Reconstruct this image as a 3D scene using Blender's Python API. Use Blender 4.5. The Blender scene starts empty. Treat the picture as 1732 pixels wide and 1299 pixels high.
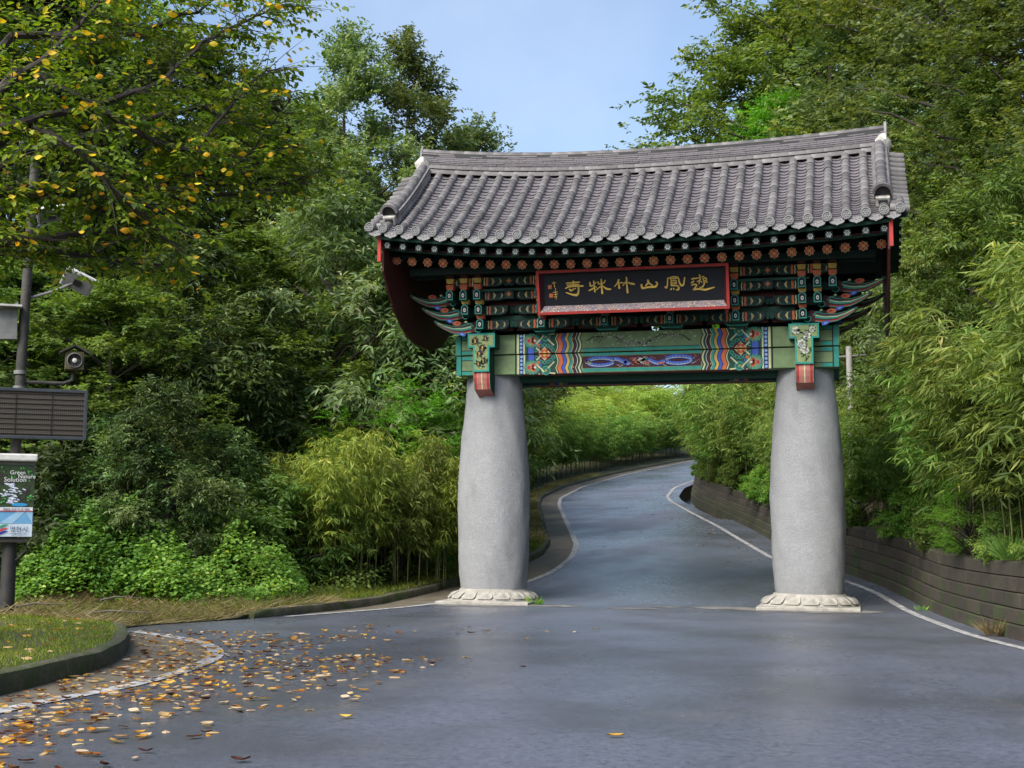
import bpy, math, random
import numpy as np
from mathutils import Vector, Matrix, Quaternion

random.seed(7)
PI = math.pi
scn = bpy.context.scene
COL = scn.collection

# ------------------------------------------------------------------ camera
CAM = np.array([4.3106, -28.7036, 1.6])
YAW, PITCH, ROLL, FPX = .2476, .1064, .0048, 2300.0
_fw = np.array([-math.sin(YAW)*math.cos(PITCH), math.cos(YAW)*math.cos(PITCH), math.sin(PITCH)])
_r0 = np.array([math.cos(YAW), math.sin(YAW), 0.0]); _u0 = np.cross(_r0, _fw)
_r = _r0*math.cos(ROLL)+_u0*math.sin(ROLL); _u = -_r0*math.sin(ROLL)+_u0*math.cos(ROLL)
cd = bpy.data.cameras.new("camera"); cam = bpy.data.objects.new("camera", cd); COL.objects.link(cam)
cam.matrix_world = Matrix(((_r[0], _u[0], -_fw[0], CAM[0]), (_r[1], _u[1], -_fw[1], CAM[1]), (_r[2], _u[2], -_fw[2], CAM[2]), (0, 0, 0, 1)))
cd.sensor_width = 36; cd.lens = FPX/1732*36; cd.clip_start = .1; cd.clip_end = 2000
scn.camera = cam

# ------------------------------------------------------------------ sky, sun, exposure
SUN_EL, SUN_AZ = math.radians(44), math.radians(208)      # azimuth clockwise from +Y
w = bpy.data.worlds.new("World"); scn.world = w; w.use_nodes = True
nt = w.node_tree; nt.nodes.clear()
wo = nt.nodes.new("ShaderNodeOutputWorld"); bg = nt.nodes.new("ShaderNodeBackground"); sky = nt.nodes.new("ShaderNodeTexSky")
sky.sky_type = 'NISHITA'; sky.sun_disc = False; sky.sun_elevation = SUN_EL; sky.sun_rotation = SUN_AZ
sky.altitude = 100; sky.air_density = 1.0; sky.dust_density = 1.8; sky.ozone_density = 1.8
bg.inputs['Strength'].default_value = .12
# thin uneven haze cloud all over the sky
wtc = nt.nodes.new("ShaderNodeTexCoord"); wno = nt.nodes.new("ShaderNodeTexNoise"); wno.inputs['Scale'].default_value = 2.2; wno.inputs['Detail'].default_value = 6; wno.inputs['Roughness'].default_value = .55
wra = nt.nodes.new("ShaderNodeValToRGB"); wra.color_ramp.elements[0].position = .42; wra.color_ramp.elements[0].color = (0, 0, 0, 1); wra.color_ramp.elements[1].position = .8; wra.color_ramp.elements[1].color = (.34, .34, .34, 1)
wmx = nt.nodes.new("ShaderNodeMix"); wmx.data_type = 'RGBA'; wmx.inputs[7].default_value = (5.2, 5.5, 6.0, 1)
nt.links.new(wtc.outputs['Generated'], wno.inputs['Vector']); nt.links.new(wno.outputs[0], wra.inputs[0]); nt.links.new(wra.outputs[0], wmx.inputs[0]); nt.links.new(sky.outputs[0], wmx.inputs[6])
nt.links.new(wmx.outputs[2], bg.inputs[0]); nt.links.new(bg.outputs[0], wo.inputs[0])
sd = bpy.data.lights.new("sun", 'SUN'); sd.energy = 3.3; sd.angle = math.radians(46); sd.color = (1, .95, .87)
sun = bpy.data.objects.new("sun", sd); COL.objects.link(sun)
sdir = Vector((math.sin(SUN_AZ)*math.cos(SUN_EL), math.cos(SUN_AZ)*math.cos(SUN_EL), math.sin(SUN_EL)))
sun.rotation_euler = (-sdir).to_track_quat('-Z', 'Y').to_euler()
sun.location = sdir*60
vs = scn.view_settings; vs.view_transform = 'Standard'; vs.look = 'None'; vs.gamma = 1; vs.exposure = 0.95; vs.use_curve_mapping = False
cy = scn.cycles
cy.max_bounces = 7; cy.diffuse_bounces = 4; cy.glossy_bounces = 3; cy.transmission_bounces = 3; cy.transparent_max_bounces = 4
cy.caustics_reflective = False; cy.caustics_refractive = False; cy.use_denoising = True

# ------------------------------------------------------------------ helpers: where things stand
def at(px, py, t):
    """point t metres in front of the lens seen at a place of the 1732 x 1299 photograph"""
    return CAM + t*(_fw+_r*(px-866)/FPX-_u*(py-649.5)/FPX)

def spline(knots, smooth=1.5):
    k = np.array(knots, float); g = np.arange(k[0, 0]-8, k[-1, 0]+8, .2)
    v = np.interp(g, k[:, 0], k[:, 1])
    sl0 = (k[1, 1]-k[0, 1])/(k[1, 0]-k[0, 0]); sl1 = (k[-1, 1]-k[-2, 1])/(k[-1, 0]-k[-2, 0])
    v = np.where(g < k[0, 0], k[0, 1]+(g-k[0, 0])*sl0, v); v = np.where(g > k[-1, 0], k[-1, 1]+(g-k[-1, 0])*sl1, v)
    n = int(smooth*4/.2) | 1; xx = np.arange(n)-n//2; ker = np.exp(-.5*(xx*.2/smooth)**2); ker /= ker.sum()
    vp = np.pad(v, n//2, mode='edge'); v = np.convolve(vp, ker, 'valid')
    return lambda y: np.interp(y, g, v)

zr = spline([(-60, 0), (-2, 0), (0, .03), (2, .2), (4, .4), (10, .86), (14, 1.15), (22.7, 1.72), (36, 2.76), (43, 3.27), (55, 4.25), (70, 5.5), (88, 7.0), (102, 8.2), (130, 10.5), (160, 13)], 1.3)
XkL = spline([(-60, -3.0), (-20, -3.5), (-17.15, -3.6), (-15.84, -3.8), (-14.5, -4.04), (-13, -4.64), (-11.15, -5.67), (-9.5, -6.85), (-8.8, -7.15), (-8, -6.95), (-6.2, -6.1), (-4.9, -5.85), (-2.8, -5.5), (0, -5.35), (2, -5.0), (4, -4.6), (7, -4.4), (10, -4.5), (13.8, -5.15), (18, -6.2), (22.5, -7.3), (36, -10.6), (43, -12.1), (55, -13.3), (73, -13.5), (88, -12.8), (102, -11.8), (130, -8), (160, -2)], .5)
XwA = spline([(-60, -2.3), (-20, -2.9), (-17.5, -2.98), (-16.3, -2.86), (-14.9, -2.97), (-13.4, -3.3), (-12.45, -3.66), (-11.3, -4.38), (-10.3, -5.39), (-9.5, -6.6)], .35)
XwL = spline([(-6.2, -6.0), (-5.4, -5.75), (-4, -5.3), (-2.06, -4.62), (-.2, -4.2), (2, -3.7), (3.7, -3.32), (6, -3.25), (9.84, -3.6), (13.8, -4.3), (22.5, -6.37), (36, -9.67), (43, -11.1), (55, -12.28), (73.4, -12.5), (88, -11.8), (101.6, -10.87), (130, -7), (160, -1)], .8)
XR = spline([(-60, 16), (-30, 11.5), (-22, 9.8), (-16, 8.4), (-11, 7.1), (-8.65, 6.49), (-6.3, 5.96), (-2, 5.45), (1.2, 4.98), (2.9, 4.6), (6, 3.4), (9.2, 2.12), (15, .87), (22.9, -.73), (31.6, -2.87), (39.4, -4.68), (44.4, -5.55), (53.4, -6.34), (66.8, -6.21), (85, -5.5), (102, -4.6), (130, -1), (160, 5)], 1.0)
_woff = spline([(-60, .5), (-8, .42), (2, .45), (5, .55), (9, .85), (20, 1.05), (30, 1.1), (38, 1.18), (45, 1.25), (60, 1.4), (80, 1.5), (160, 1.5)], 1.0)
def XW(y): return XR(y)+_woff(y)
WALL_H = 1.15
kerb_h = spline([(-60, .21), (-10.2, .21), (-9.3, .05), (-8.5, .02), (-6.4, .02), (-5.9, .15), (0, .17), (160, .17)], .2)

def vnoise(x, y, seed=0):
    """cheap smooth value noise, arrays in, about -1..1 out"""
    x = np.asarray(x, float); y = np.asarray(y, float)
    def h(i, j):
        s = np.sin(i*127.1+j*311.7+seed*74.7)*43758.5453
        return s-np.floor(s)
    xi, yi = np.floor(x), np.floor(y); fx, fy = x-xi, y-yi
    fx = fx*fx*(3-2*fx); fy = fy*fy*(3-2*fy)
    a = h(xi, yi)*(1-fx)+h(xi+1, yi)*fx; b = h(xi, yi+1)*(1-fx)+h(xi+1, yi+1)*fx
    return 2*(a*(1-fy)+b*fy)-1

def z_left(x, y):
    d = np.maximum(XkL(y)-.12-x, 0)
    far = np.clip((d-7)/10, 0, 1)
    return zr(y)+kerb_h(y)-.015+.015*np.minimum(d, 4)+.07*np.maximum(d-4, 0)+.16*np.maximum(d-9, 0)+.12*np.clip(d-.5, 0, 1)*vnoise(x*.8, y*.8, 1)+far*.6*vnoise(x*.2, y*.2, 2)
def z_right(x, y):
    d = np.maximum(x-XW(y)-.55, 0)
    return zr(y)+WALL_H-.04+.22*np.minimum(d, 3)+.5*np.maximum(d-3, 0)-.12*np.maximum(d-30, 0)+.1*np.clip(d-.3, 0, 1)*vnoise(x*.9, y*.9, 3)
def ground_z(x, y):
    if x < XkL(y): return float(z_left(x, y))
    if x > XW(y)+.3: return float(z_right(x, y))
    return float(zr(y))

# ------------------------------------------------------------------ helpers: materials
MATS = {}
def _mix(nt, fac, a, b, blend='MIX'):
    m = nt.nodes.new("ShaderNodeMix"); m.data_type = 'RGBA'; m.blend_type = blend
    for sock, v in ((m.inputs[0], fac), (m.inputs[6], a), (m.inputs[7], b)):
        if hasattr(v, 'links'): nt.links.new(v, sock)
        else: sock.default_value = v if not isinstance(v, tuple) else (*v[:3], 1)
    return m.outputs[2]
def _noise(nt, scale, detail=4, rough=.55, coord='Object', stretch=None):
    tc = nt.nodes.new("ShaderNodeTexCoord"); n = nt.nodes.new("ShaderNodeTexNoise")
    n.inputs['Scale'].default_value = scale; n.inputs['Detail'].default_value = detail; n.inputs['Roughness'].default_value = rough
    src = tc.outputs[coord]
    if stretch:
        mp = nt.nodes.new("ShaderNodeMapping"); mp.inputs['Scale'].default_value = stretch; nt.links.new(src, mp.inputs[0]); src = mp.outputs[0]
    nt.links.new(src, n.inputs['Vector']); return n.outputs[0]
def _ramp(nt, fac, stops):
    r = nt.nodes.new("ShaderNodeValToRGB"); e = r.color_ramp.elements
    while len(e) < len(stops): e.new(.5)
    for k, (p, c) in enumerate(stops):
        e[k].position = p; e[k].color = (*c, 1) if isinstance(c, tuple) else (c, c, c, 1)
    nt.links.new(fac, r.inputs[0]); return r.outputs[0]
def newmat(name):
    m = bpy.data.materials.new(name); m.use_nodes = True; MATS[name] = m
    return m, m.node_tree, m.node_tree.nodes['Principled BSDF']
def _bump(nt, b, h, strength, dist=.02):
    bp = nt.nodes.new("ShaderNodeBump"); bp.inputs['Strength'].default_value = strength; bp.inputs['Distance'].default_value = dist
    nt.links.new(h, bp.inputs['Height']); nt.links.new(bp.outputs[0], b.inputs['Normal'])
def M(name, col, rough=.6, col2=None, scale=6, bump=0, bscale=50, rnd=0, spec=.4, metal=0, stretch=None):
    if name in MATS: return MATS[name]
    m, nt, b = newmat(name)
    b.inputs['Roughness'].default_value = rough; b.inputs['Specular IOR Level'].default_value = spec; b.inputs['Metallic'].default_value = metal
    if col2 is None: col2 = tuple(c*.72 for c in col)
    f = _ramp(nt, _noise(nt, scale, 5, .6, stretch=stretch), [(.35, 0.0), (.68, 1.0)])
    c = _mix(nt, f, col, col2)
    if rnd:
        oi = nt.nodes.new("ShaderNodeObjectInfo"); mr = nt.nodes.new("ShaderNodeMapRange")
        mr.inputs[3].default_value = 1-rnd; mr.inputs[4].default_value = 1+rnd
        nt.links.new(oi.outputs['Random'], mr.inputs[0])
        hs = nt.nodes.new("ShaderNodeHueSaturation"); nt.links.new(mr.outputs[0], hs.inputs['Value']); nt.links.new(c, hs.inputs['Color']); c = hs.outputs[0]
    nt.links.new(c, b.inputs['Base Color'])
    if bump: _bump(nt, b, _noise(nt, bscale, 6, .65), bump)
    return m
def LM(name, stops, trans=.3, rough=.55, spec=.25, hue=.02, val=.25, tcol=1.9):
    """leaf: per-leaf colour variation, some light through the blade"""
    m, nt, b = newmat(name)
    at_ = nt.nodes.new("ShaderNodeAttribute"); at_.attribute_name = 'var'
    c = _ramp(nt, at_.outputs['Fac'], stops)
    oi = nt.nodes.new("ShaderNodeObjectInfo"); hs = nt.nodes.new("ShaderNodeHueSaturation")
    for sock, lo, hi in (('Hue', .5-hue, .5+hue), ('Value', 1-val, 1+val)):
        mr = nt.nodes.new("ShaderNodeMapRange"); mr.inputs[3].default_value = lo; mr.inputs[4].default_value = hi
        nt.links.new(oi.outputs['Random'], mr.inputs[0]); nt.links.new(mr.outputs[0], hs.inputs[sock])
    nt.links.new(c, hs.inputs['Color']); c = hs.outputs[0]
    nt.links.new(c, b.inputs['Base Color']); b.inputs['Roughness'].default_value = rough; b.inputs['Specular IOR Level'].default_value = spec
    tr = nt.nodes.new("ShaderNodeBsdfTranslucent")
    nt.links.new(_mix(nt, 1.0, c, (tcol*1.0, tcol*.95, tcol*.35), 'MULTIPLY'), tr.inputs[0])
    mx = nt.nodes.new("ShaderNodeMixShader"); mx.inputs[0].default_value = trans
    nt.links.new(b.outputs[0], mx.inputs[1]); nt.links.new(tr.outputs[0], mx.inputs[2])
    nt.links.new(mx.outputs[0], nt.nodes['Material Output'].inputs[0])
    return m

# ------------------------------------------------------------------ helpers: objects
def tag(o, label=None, cat=None, group=None, kind=None):
    if label: o['label'] = label
    if cat: o['category'] = cat
    if group: o['group'] = group
    if kind: o['kind'] = kind
    return o
def empty(name, loc=(0, 0, 0), rz=0, label=None, cat=None, group=None):
    o = bpy.data.objects.new(name, None); COL.objects.link(o); o.location = loc; o.rotation_euler = (0, 0, rz); o.empty_display_size = .2
    return tag(o, label, cat, group)
def link(name, me, parent=None, matrix=None):
    o = bpy.data.objects.new(name, me); COL.objects.link(o)
    if parent is not None: o.parent = parent
    if matrix is not None: o.matrix_basis = matrix
    return o
def frame(o, x, y, z):
    return Matrix(((x[0], y[0], z[0], o[0]), (x[1], y[1], z[1], o[1]), (x[2], y[2], z[2], o[2]), (0, 0, 0, 1)))
def nrm(v):
    v = np.asarray(v, float); return v/max(np.linalg.norm(v), 1e-9)

class MB:
    """collects shapes for one mesh; every face carries a material"""
    def __init__(s): s.v = []; s.f = []; s.m = []; s.names = []
    def mi(s, m):
        if m not in s.names: s.names.append(m)
        return s.names.index(m)
    def add(s, verts, faces, m, T=None):
        o = len(s.v)
        for p in verts:
            if T is not None:
                q = T @ Vector(p); p = (q.x, q.y, q.z)
            s.v.append(tuple(p))
        k = s.mi(m)
        for f in faces: s.f.append([i+o for i in f]); s.m.append(k)
        return s
    def box(s, c, sz, m, T=None, taper=1.0):
        x, y, z = sz[0]/2, sz[1]/2, sz[2]/2; t = taper
        vs_ = [(c[0]+a*x*(t if k < 0 else 1), c[1]+b*y*(t if k < 0 else 1), c[2]+k*z) for k in (-1, 1) for b in (-1, 1) for a in (-1, 1)]
        return s.add(vs_, [(0, 2, 3, 1), (4, 5, 7, 6), (0, 1, 5, 4), (2, 6, 7, 3), (0, 4, 6, 2), (1, 3, 7, 5)], m, T)
    def prism(s, poly, o, u, v, n, d, m, mside=None, mback=None):
        """polygon in the (u, v) plane at o, pushed back by d along -n"""
        o, u, v, n = map(np.asarray, (o, u, v, n)); k = len(poly)
        A = [o+u*p[0]+v*p[1] for p in poly]; B = [a-n*d for a in A]
        s.add(A, [list(range(k))], m); s.add(B, [list(range(k))[::-1]], mback or mside or m)
        s.add(A+B, [(i, k+i, k+(i+1) % k, (i+1) % k) for i in range(k)], mside or m)
        return s
    def tube(s, pts, rad, m, n=8, caps=True):
        pts = [np.asarray(p, float) for p in pts]
        if not hasattr(rad, '__len__'): rad = [rad]*len(pts)
        rings = []; ref = None
        for i, p in enumerate(pts):
            t = nrm(pts[min(i+1, len(pts)-1)]-pts[max(i-1, 0)])
            if ref is None: ref = nrm(np.cross(t, (0.3, .1, 1) if abs(t[2]) < .9 else (1, .2, 0)))
            ref = nrm(ref-t*np.dot(ref, t)); b = np.cross(t, ref)
            rings.append([p+rad[i]*(math.cos(2*PI*k/n)*ref+math.sin(2*PI*k/n)*b) for k in range(n)])
        V = [q for r in rings for q in r]; F = []
        for i in range(len(rings)-1):
            for k in range(n): F.append((i*n+k, i*n+(k+1) % n, (i+1)*n+(k+1) % n, (i+1)*n+k))
        if caps: F.append(list(range(n))[::-1]); F.append([(len(rings)-1)*n+k for k in range(n)])
        return s.add(V, F, m)
    def lathe(s, prof, m, n=24, c=(0, 0, 0), fn=None):
        V = []; F = []
        for i, (r, z) in enumerate(prof):
            for k in range(n):
                a = 2*PI*k/n; rr = r if fn is None else fn(r, z, a)
                V.append((c[0]+rr*math.cos(a), c[1]+rr*math.sin(a), c[2]+z))
        for i in range(len(prof)-1):
            for k in range(n): F.append((i*n+k, i*n+(k+1) % n, (i+1)*n+(k+1) % n, (i+1)*n+k))
        F.append(list(range(n))[::-1]); F.append([(len(prof)-1)*n+k for k in range(n)])
        return s.add(V, F, m)
    def mesh(s, name, smooth=False, angle=None):
        me = bpy.data.meshes.new(name); me.from_pydata(s.v, [], s.f)
        for nm in s.names: me.materials.append(nm if not isinstance(nm, str) else MATS[nm])
        me.polygons.foreach_set('material_index', s.m)
        if smooth:
            me.polygons.foreach_set('use_smooth', [True]*len(s.f))
            if angle: me.set_sharp_from_angle(angle=math.radians(angle))
        me.update(); return me
    def build(s, name, parent=None, smooth=False, angle=40, bevel=0, matrix=None):
        o = link(name, s.mesh(name, smooth, angle), parent, matrix)
        if bevel:
            b = o.modifiers.new('bevel', 'BEVEL'); b.width = bevel; b.segments = 2; b.limit_method = 'ANGLE'
        return o

def fastmesh(name, verts, faces, mats, var=None, smooth=False):
    """verts (N,3), faces (F,k) numpy; var: one value per face"""
    me = bpy.data.meshes.new(name); F, k = faces.shape
    me.vertices.add(len(verts)); me.vertices.foreach_set('co', np.ascontiguousarray(verts, np.float32).ravel())
    me.loops.add(F*k); me.loops.foreach_set('vertex_index', np.ascontiguousarray(faces, np.int32).ravel())
    me.polygons.add(F); me.polygons.foreach_set('loop_start', np.arange(0, F*k, k, dtype=np.int32))
    if smooth: me.polygons.foreach_set('use_smooth', np.ones(F, bool))
    for m in mats: me.materials.append(m)
    if var is not None:
        a = me.attributes.new('var', 'FLOAT', 'FACE'); a.data.foreach_set('value', np.ascontiguousarray(var, np.float32))
    me.update(calc_edges=True); return me
# ================================================================== THE SETTING
# ---- materials
def asphalt():
    m, nt, b = newmat('asphalt')
    fine = _noise(nt, 75, 4, .75); big = _noise(nt, .35, 4, .6); mid = _noise(nt, 1.1, 5, .6, stretch=(1, .35, 1)); band = _noise(nt, .9, 6, .65, stretch=(.18, 1.0, 1))
    c = _mix(nt, _ramp(nt, fine, [(.36, 0.0), (.66, 1.0)]), (.040, .046, .068), (.135, .148, .195))
    sp2 = _noise(nt, 15, 5, .85); c = _mix(nt, _ramp(nt, sp2, [(.42, 0.0), (.60, .75)]), c, (.155, .168, .21)); c = _mix(nt, _ramp(nt, _noise(nt, 9, 6, .85), [(.52, 0.0), (.64, .75)]), c, (.024, .027, .038))
    c = _mix(nt, _ramp(nt, big, [(.42, 0.0), (.62, .75)]), c, (.060, .062, .074))
    st = nt.nodes.new("ShaderNodeMath"); st.operation = 'MULTIPLY'; nt.links.new(_ramp(nt, mid, [(.54, 0.0), (.72, .38)]), st.inputs[0]); nt.links.new(_ramp(nt, band, [(.45, 0.0), (.6, 1.0)]), st.inputs[1])
    c = _mix(nt, st.outputs[0], c, (.21, .19, .165))
    # old cracks and sealed joints
    tc = nt.nodes.new("ShaderNodeTexCoord"); vo = nt.nodes.new("ShaderNodeTexVoronoi"); vo.feature = 'DISTANCE_TO_EDGE'; vo.inputs['Scale'].default_value = .23
    wv = nt.nodes.new("ShaderNodeMix"); wv.data_type = 'VECTOR'; wv.inputs[0].default_value = .35
    nz = nt.nodes.new("ShaderNodeTexNoise"); nz.inputs['Scale'].default_value = .8; nz.inputs['Detail'].default_value = 5; nt.links.new(tc.outputs['Object'], nz.inputs['Vector'])
    nt.links.new(tc.outputs['Object'], wv.inputs[4]); nt.links.new(nz.outputs[1], wv.inputs[5]); nt.links.new(wv.outputs[1], vo.inputs['Vector'])
    c = _mix(nt, _ramp(nt, vo.outputs['Distance'], [(0.0, .25), (.003, 0.0)]), c, (.02, .02, .022))
    nt.links.new(c, b.inputs['Base Color'])
    wet = _noise(nt, .22, 5, .62, stretch=(1, .5, 1))
    r = _ramp(nt, wet, [(.38, .18), (.48, .31), (.62, .5)])
    rr = nt.nodes.new("ShaderNodeMath"); rr.operation = 'MAXIMUM'; nt.links.new(r, rr.inputs[0]); rs = nt.nodes.new("ShaderNodeMath"); rs.operation = 'MULTIPLY'; rs.inputs[1].default_value = 1.1
    nt.links.new(st.outputs[0], rs.inputs[0]); nt.links.new(rs.outputs[0], rr.inputs[1])
    nt.links.new(rr.outputs[0], b.inputs['Roughness']); b.inputs['Specular IOR Level'].default_value = .8
    _ad = nt.nodes.new('ShaderNodeMath'); _ad.operation = 'ADD'; nt.links.new(fine, _ad.inputs[0]); nt.links.new(sp2, _ad.inputs[1]); _bump(nt, b, _ad.outputs[0], .9, .010)
    return m
asphalt()
M('gutter_concrete', (.15, .125, .09), .75, (.085, .075, .055), 2.5, .5, 60)
M('line_paint', (.46, .46, .45), .65, (.13, .13, .14), 7, .3, 120)
def kerbmat():
    m, nt, b = newmat('kerb_concrete')
    c = _mix(nt, _ramp(nt, _noise(nt, 3, 5), [(.35, 0.0), (.65, 1.0)]), (.13, .112, .078), (.06, .054, .038))
    c = _mix(nt, _ramp(nt, _noise(nt, 2.2, 7, .75), [(.44, 0.0), (.58, .95)]), c, (.045, .07, .012)); c = _mix(nt, _ramp(nt, _noise(nt, 14, 5, .7), [(.55, 0.0), (.7, .7)]), c, (.16, .14, .1))
    nt.links.new(c, b.inputs['Base Color']); b.inputs['Roughness'].default_value = .9; _bump(nt, b, _noise(nt, 16, 7, .75), 1.0, .04)
kerbmat()
def blockmat():
    m, nt, b = newmat('wall_concrete')
    c = _mix(nt, _ramp(nt, _noise(nt, 2.2, 6, .7), [(.35, 0.0), (.65, 1.0)]), (.072, .056, .037), (.03, .025, .019))
    c = _mix(nt, _ramp(nt, _noise(nt, 4, 5, .7, stretch=(1.6, 1.6, .12)), [(.5, 0.0), (.66, .8)]), c, (.035, .032, .026))
    c = _mix(nt, _ramp(nt, _noise(nt, 5, 4, .7, stretch=(1, 1, .1)), [(.62, 0.0), (.74, .45)]), c, (.17, .155, .12))
    c = _mix(nt, _ramp(nt, _noise(nt, 1.1, 6, .7, 'Object'), [(.50, 0.0), (.62, .85)]), c, (.04, .062, .014))
    oi = nt.nodes.new("ShaderNodeObjectInfo"); mr = nt.nodes.new("ShaderNodeMapRange"); mr.inputs[3].default_value = .75; mr.inputs[4].default_value = 1.25; nt.links.new(oi.outputs['Random'], mr.inputs[0])
    hs = nt.nodes.new("ShaderNodeHueSaturation"); nt.links.new(mr.outputs[0], hs.inputs['Value']); nt.links.new(c, hs.inputs['Color'])
    nt.links.new(hs.outputs[0], b.inputs['Base Color']); b.inputs['Roughness'].default_value = .85; _bump(nt, b, _noise(nt, 25, 7, .7), .7, .03)
blockmat()
M('soil', (.06, .045, .028), .95, (.035, .04, .015), 1.5, .8, 12)
M('verge_soil', (.075, .062, .03), .95, (.045, .06, .015), 2.0, .8, 14)
M('dark_wet', (.02, .02, .022), .15, (.012, .012, .012), 2)

YS = np.concatenate([np.arange(-60, -22, 2.), np.arange(-22, 16, .3), np.arange(16, 60, .8), np.arange(60, 162, 2.)])
def sheet(name, ys, cols, zf, mat, smooth=True):
    ys = np.asarray(ys, float); X = np.stack([c(ys)*np.ones_like(ys) for c in cols], 1); Y = np.repeat(ys[:, None], len(cols), 1)
    Z = zf(X, Y); V = np.stack([X, Y, Z], -1).reshape(-1, 3); n = len(cols); R = len(ys)
    i = np.arange((R-1)*n).reshape(R-1, n)[:, :-1].ravel()
    F = np.stack([i, i+1, i+n+1, i+n], 1)
    return link(name, fastmesh(name, V, F, [MATS[mat]], smooth=smooth))

camber = lambda X, Y: zr(Y)
edge_r = lambda y: np.where(y > 27, XR(y)+.62, XW(y)+.05)
def mixcol(t): return lambda y: XkL(y)*(1-t)+edge_r(y)*t
tag(sheet('road', YS, [mixcol(t) for t in np.linspace(0, 1, 15)], camber, 'asphalt'), kind='structure')
gnd = MB().add([(-400, -300, -.6), (400, -300, -.6), (400, 500, -.6), (-400, 500, -.6)], [(0, 1, 2, 3)], 'soil').build('ground'); tag(gnd, kind='structure')
LC = [0, .3, .7, 1.2, 1.8, 2.5, 3.3, 4.2, 5.2, 6.5, 8, 10, 12, 15, 18, 22, 27, 33, 40, 55, 80, 120]
tag(sheet('left_bank', YS, [(lambda y, d=d: XkL(y)-.12-d) for d in LC[::-1]], z_left, 'verge_soil'), kind='structure')
RC = [0, .3, .7, 1.2, 1.8, 2.5, 3.3, 4.2, 5.2, 6.5, 8, 10, 12, 15, 18, 22, 27, 33, 40, 55, 80, 120]
tag(sheet('right_bank', YS, [(lambda y, d=d: XW(y)+.5+d) for d in RC], z_right, 'soil'), kind='structure')
# gutters (concrete between kerb and edge line) and the painted edge lines, each a few mm above the road
g1 = YS[(YS > -40) & (YS < -9.8)]; g2 = YS[(YS > -4.6)]
tag(sheet('gutter', g1, [lambda y: XkL(y)-.02, lambda y: (XkL(y)+XwA(y))/2, lambda y: XwA(y)], lambda X, Y: zr(Y)+.004, 'gutter_concrete'), kind='structure')
tag(sheet('gutter', g2, [lambda y: XkL(y)-.02, lambda y: (XkL(y)+XwL(y))/2, lambda y: XwL(y)], lambda X, Y: zr(Y)+.004, 'gutter_concrete'), kind='structure')
def offset_line(fx, ys, wd, dz):
    x = fx(ys); P = np.stack([x, ys], 1); t = np.gradient(P, axis=0); t /= np.linalg.norm(t, axis=1)[:, None]; nn = np.stack([t[:, 1], -t[:, 0]], 1)
    V = np.concatenate([np.c_[P-nn*wd/2, zr(ys)+dz], np.c_[P+nn*wd/2, zr(ys)+dz]]); R = len(ys); i = np.arange(R-1)
    return V, np.stack([i, i+R, i+R+1, i+1], 1)
for ys, fx, wd in ((np.arange(-40, -9.5, .15), XwA, .2), (np.arange(-5.5, 140, .3), XwL, .17), (np.arange(-40, 140, .3), XR, .16)):
    V, F = offset_line(fx, ys, wd, .009); tag(link('edge_line', fastmesh('edge_line', V, F, [MATS['line_paint']])), kind='structure')
# kerbs: a rounded upstand swept along the road edge
def kerb(ys, name):
    prof = [(0.0, -.05), (0.0, .6), (.02, .93), (.06, 1.0), (.16, 1.0), (.17, -.05)]
    V = []; F = []; n = len(prof)
    x = XkL(ys); P = np.stack([x, ys], 1); t = np.gradient(P, axis=0); t /= np.linalg.norm(t, axis=1)[:, None]; nn = np.stack([-t[:, 1], t[:, 0]], 1)
    for i, y in enumerate(ys):
        h = float(kerb_h(y)); j = .022*float(vnoise(y*2.3, 0., 5))+.012*float(vnoise(y*7.1, 0., 8))
        for (a, b) in prof:
            q = P[i]+nn[i]*(a+j*(b > .5)); V.append((q[0], q[1], float(zr(y))+b*h+(.01*float(vnoise(y*1.7, 3., 6)) if b > .5 else 0)))
    for i in range(len(ys)-1):
        for k in range(n-1): F.append((i*n+k, i*n+k+1, (i+1)*n+k+1, (i+1)*n+k))
    F.append(list(range(n))); F.append([(len(ys)-1)*n+k for k in range(n)][::-1])
    m = MB().add(V, F, 'kerb_concrete'); return tag(m.build(name, smooth=True, angle=50), kind='structure')
kerb(np.arange(-40, -9.4, .25), 'kerb'); kerb(np.concatenate([np.arange(-6.1, 40, .4), np.arange(40, 140, 2)]), 'kerb')

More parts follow.
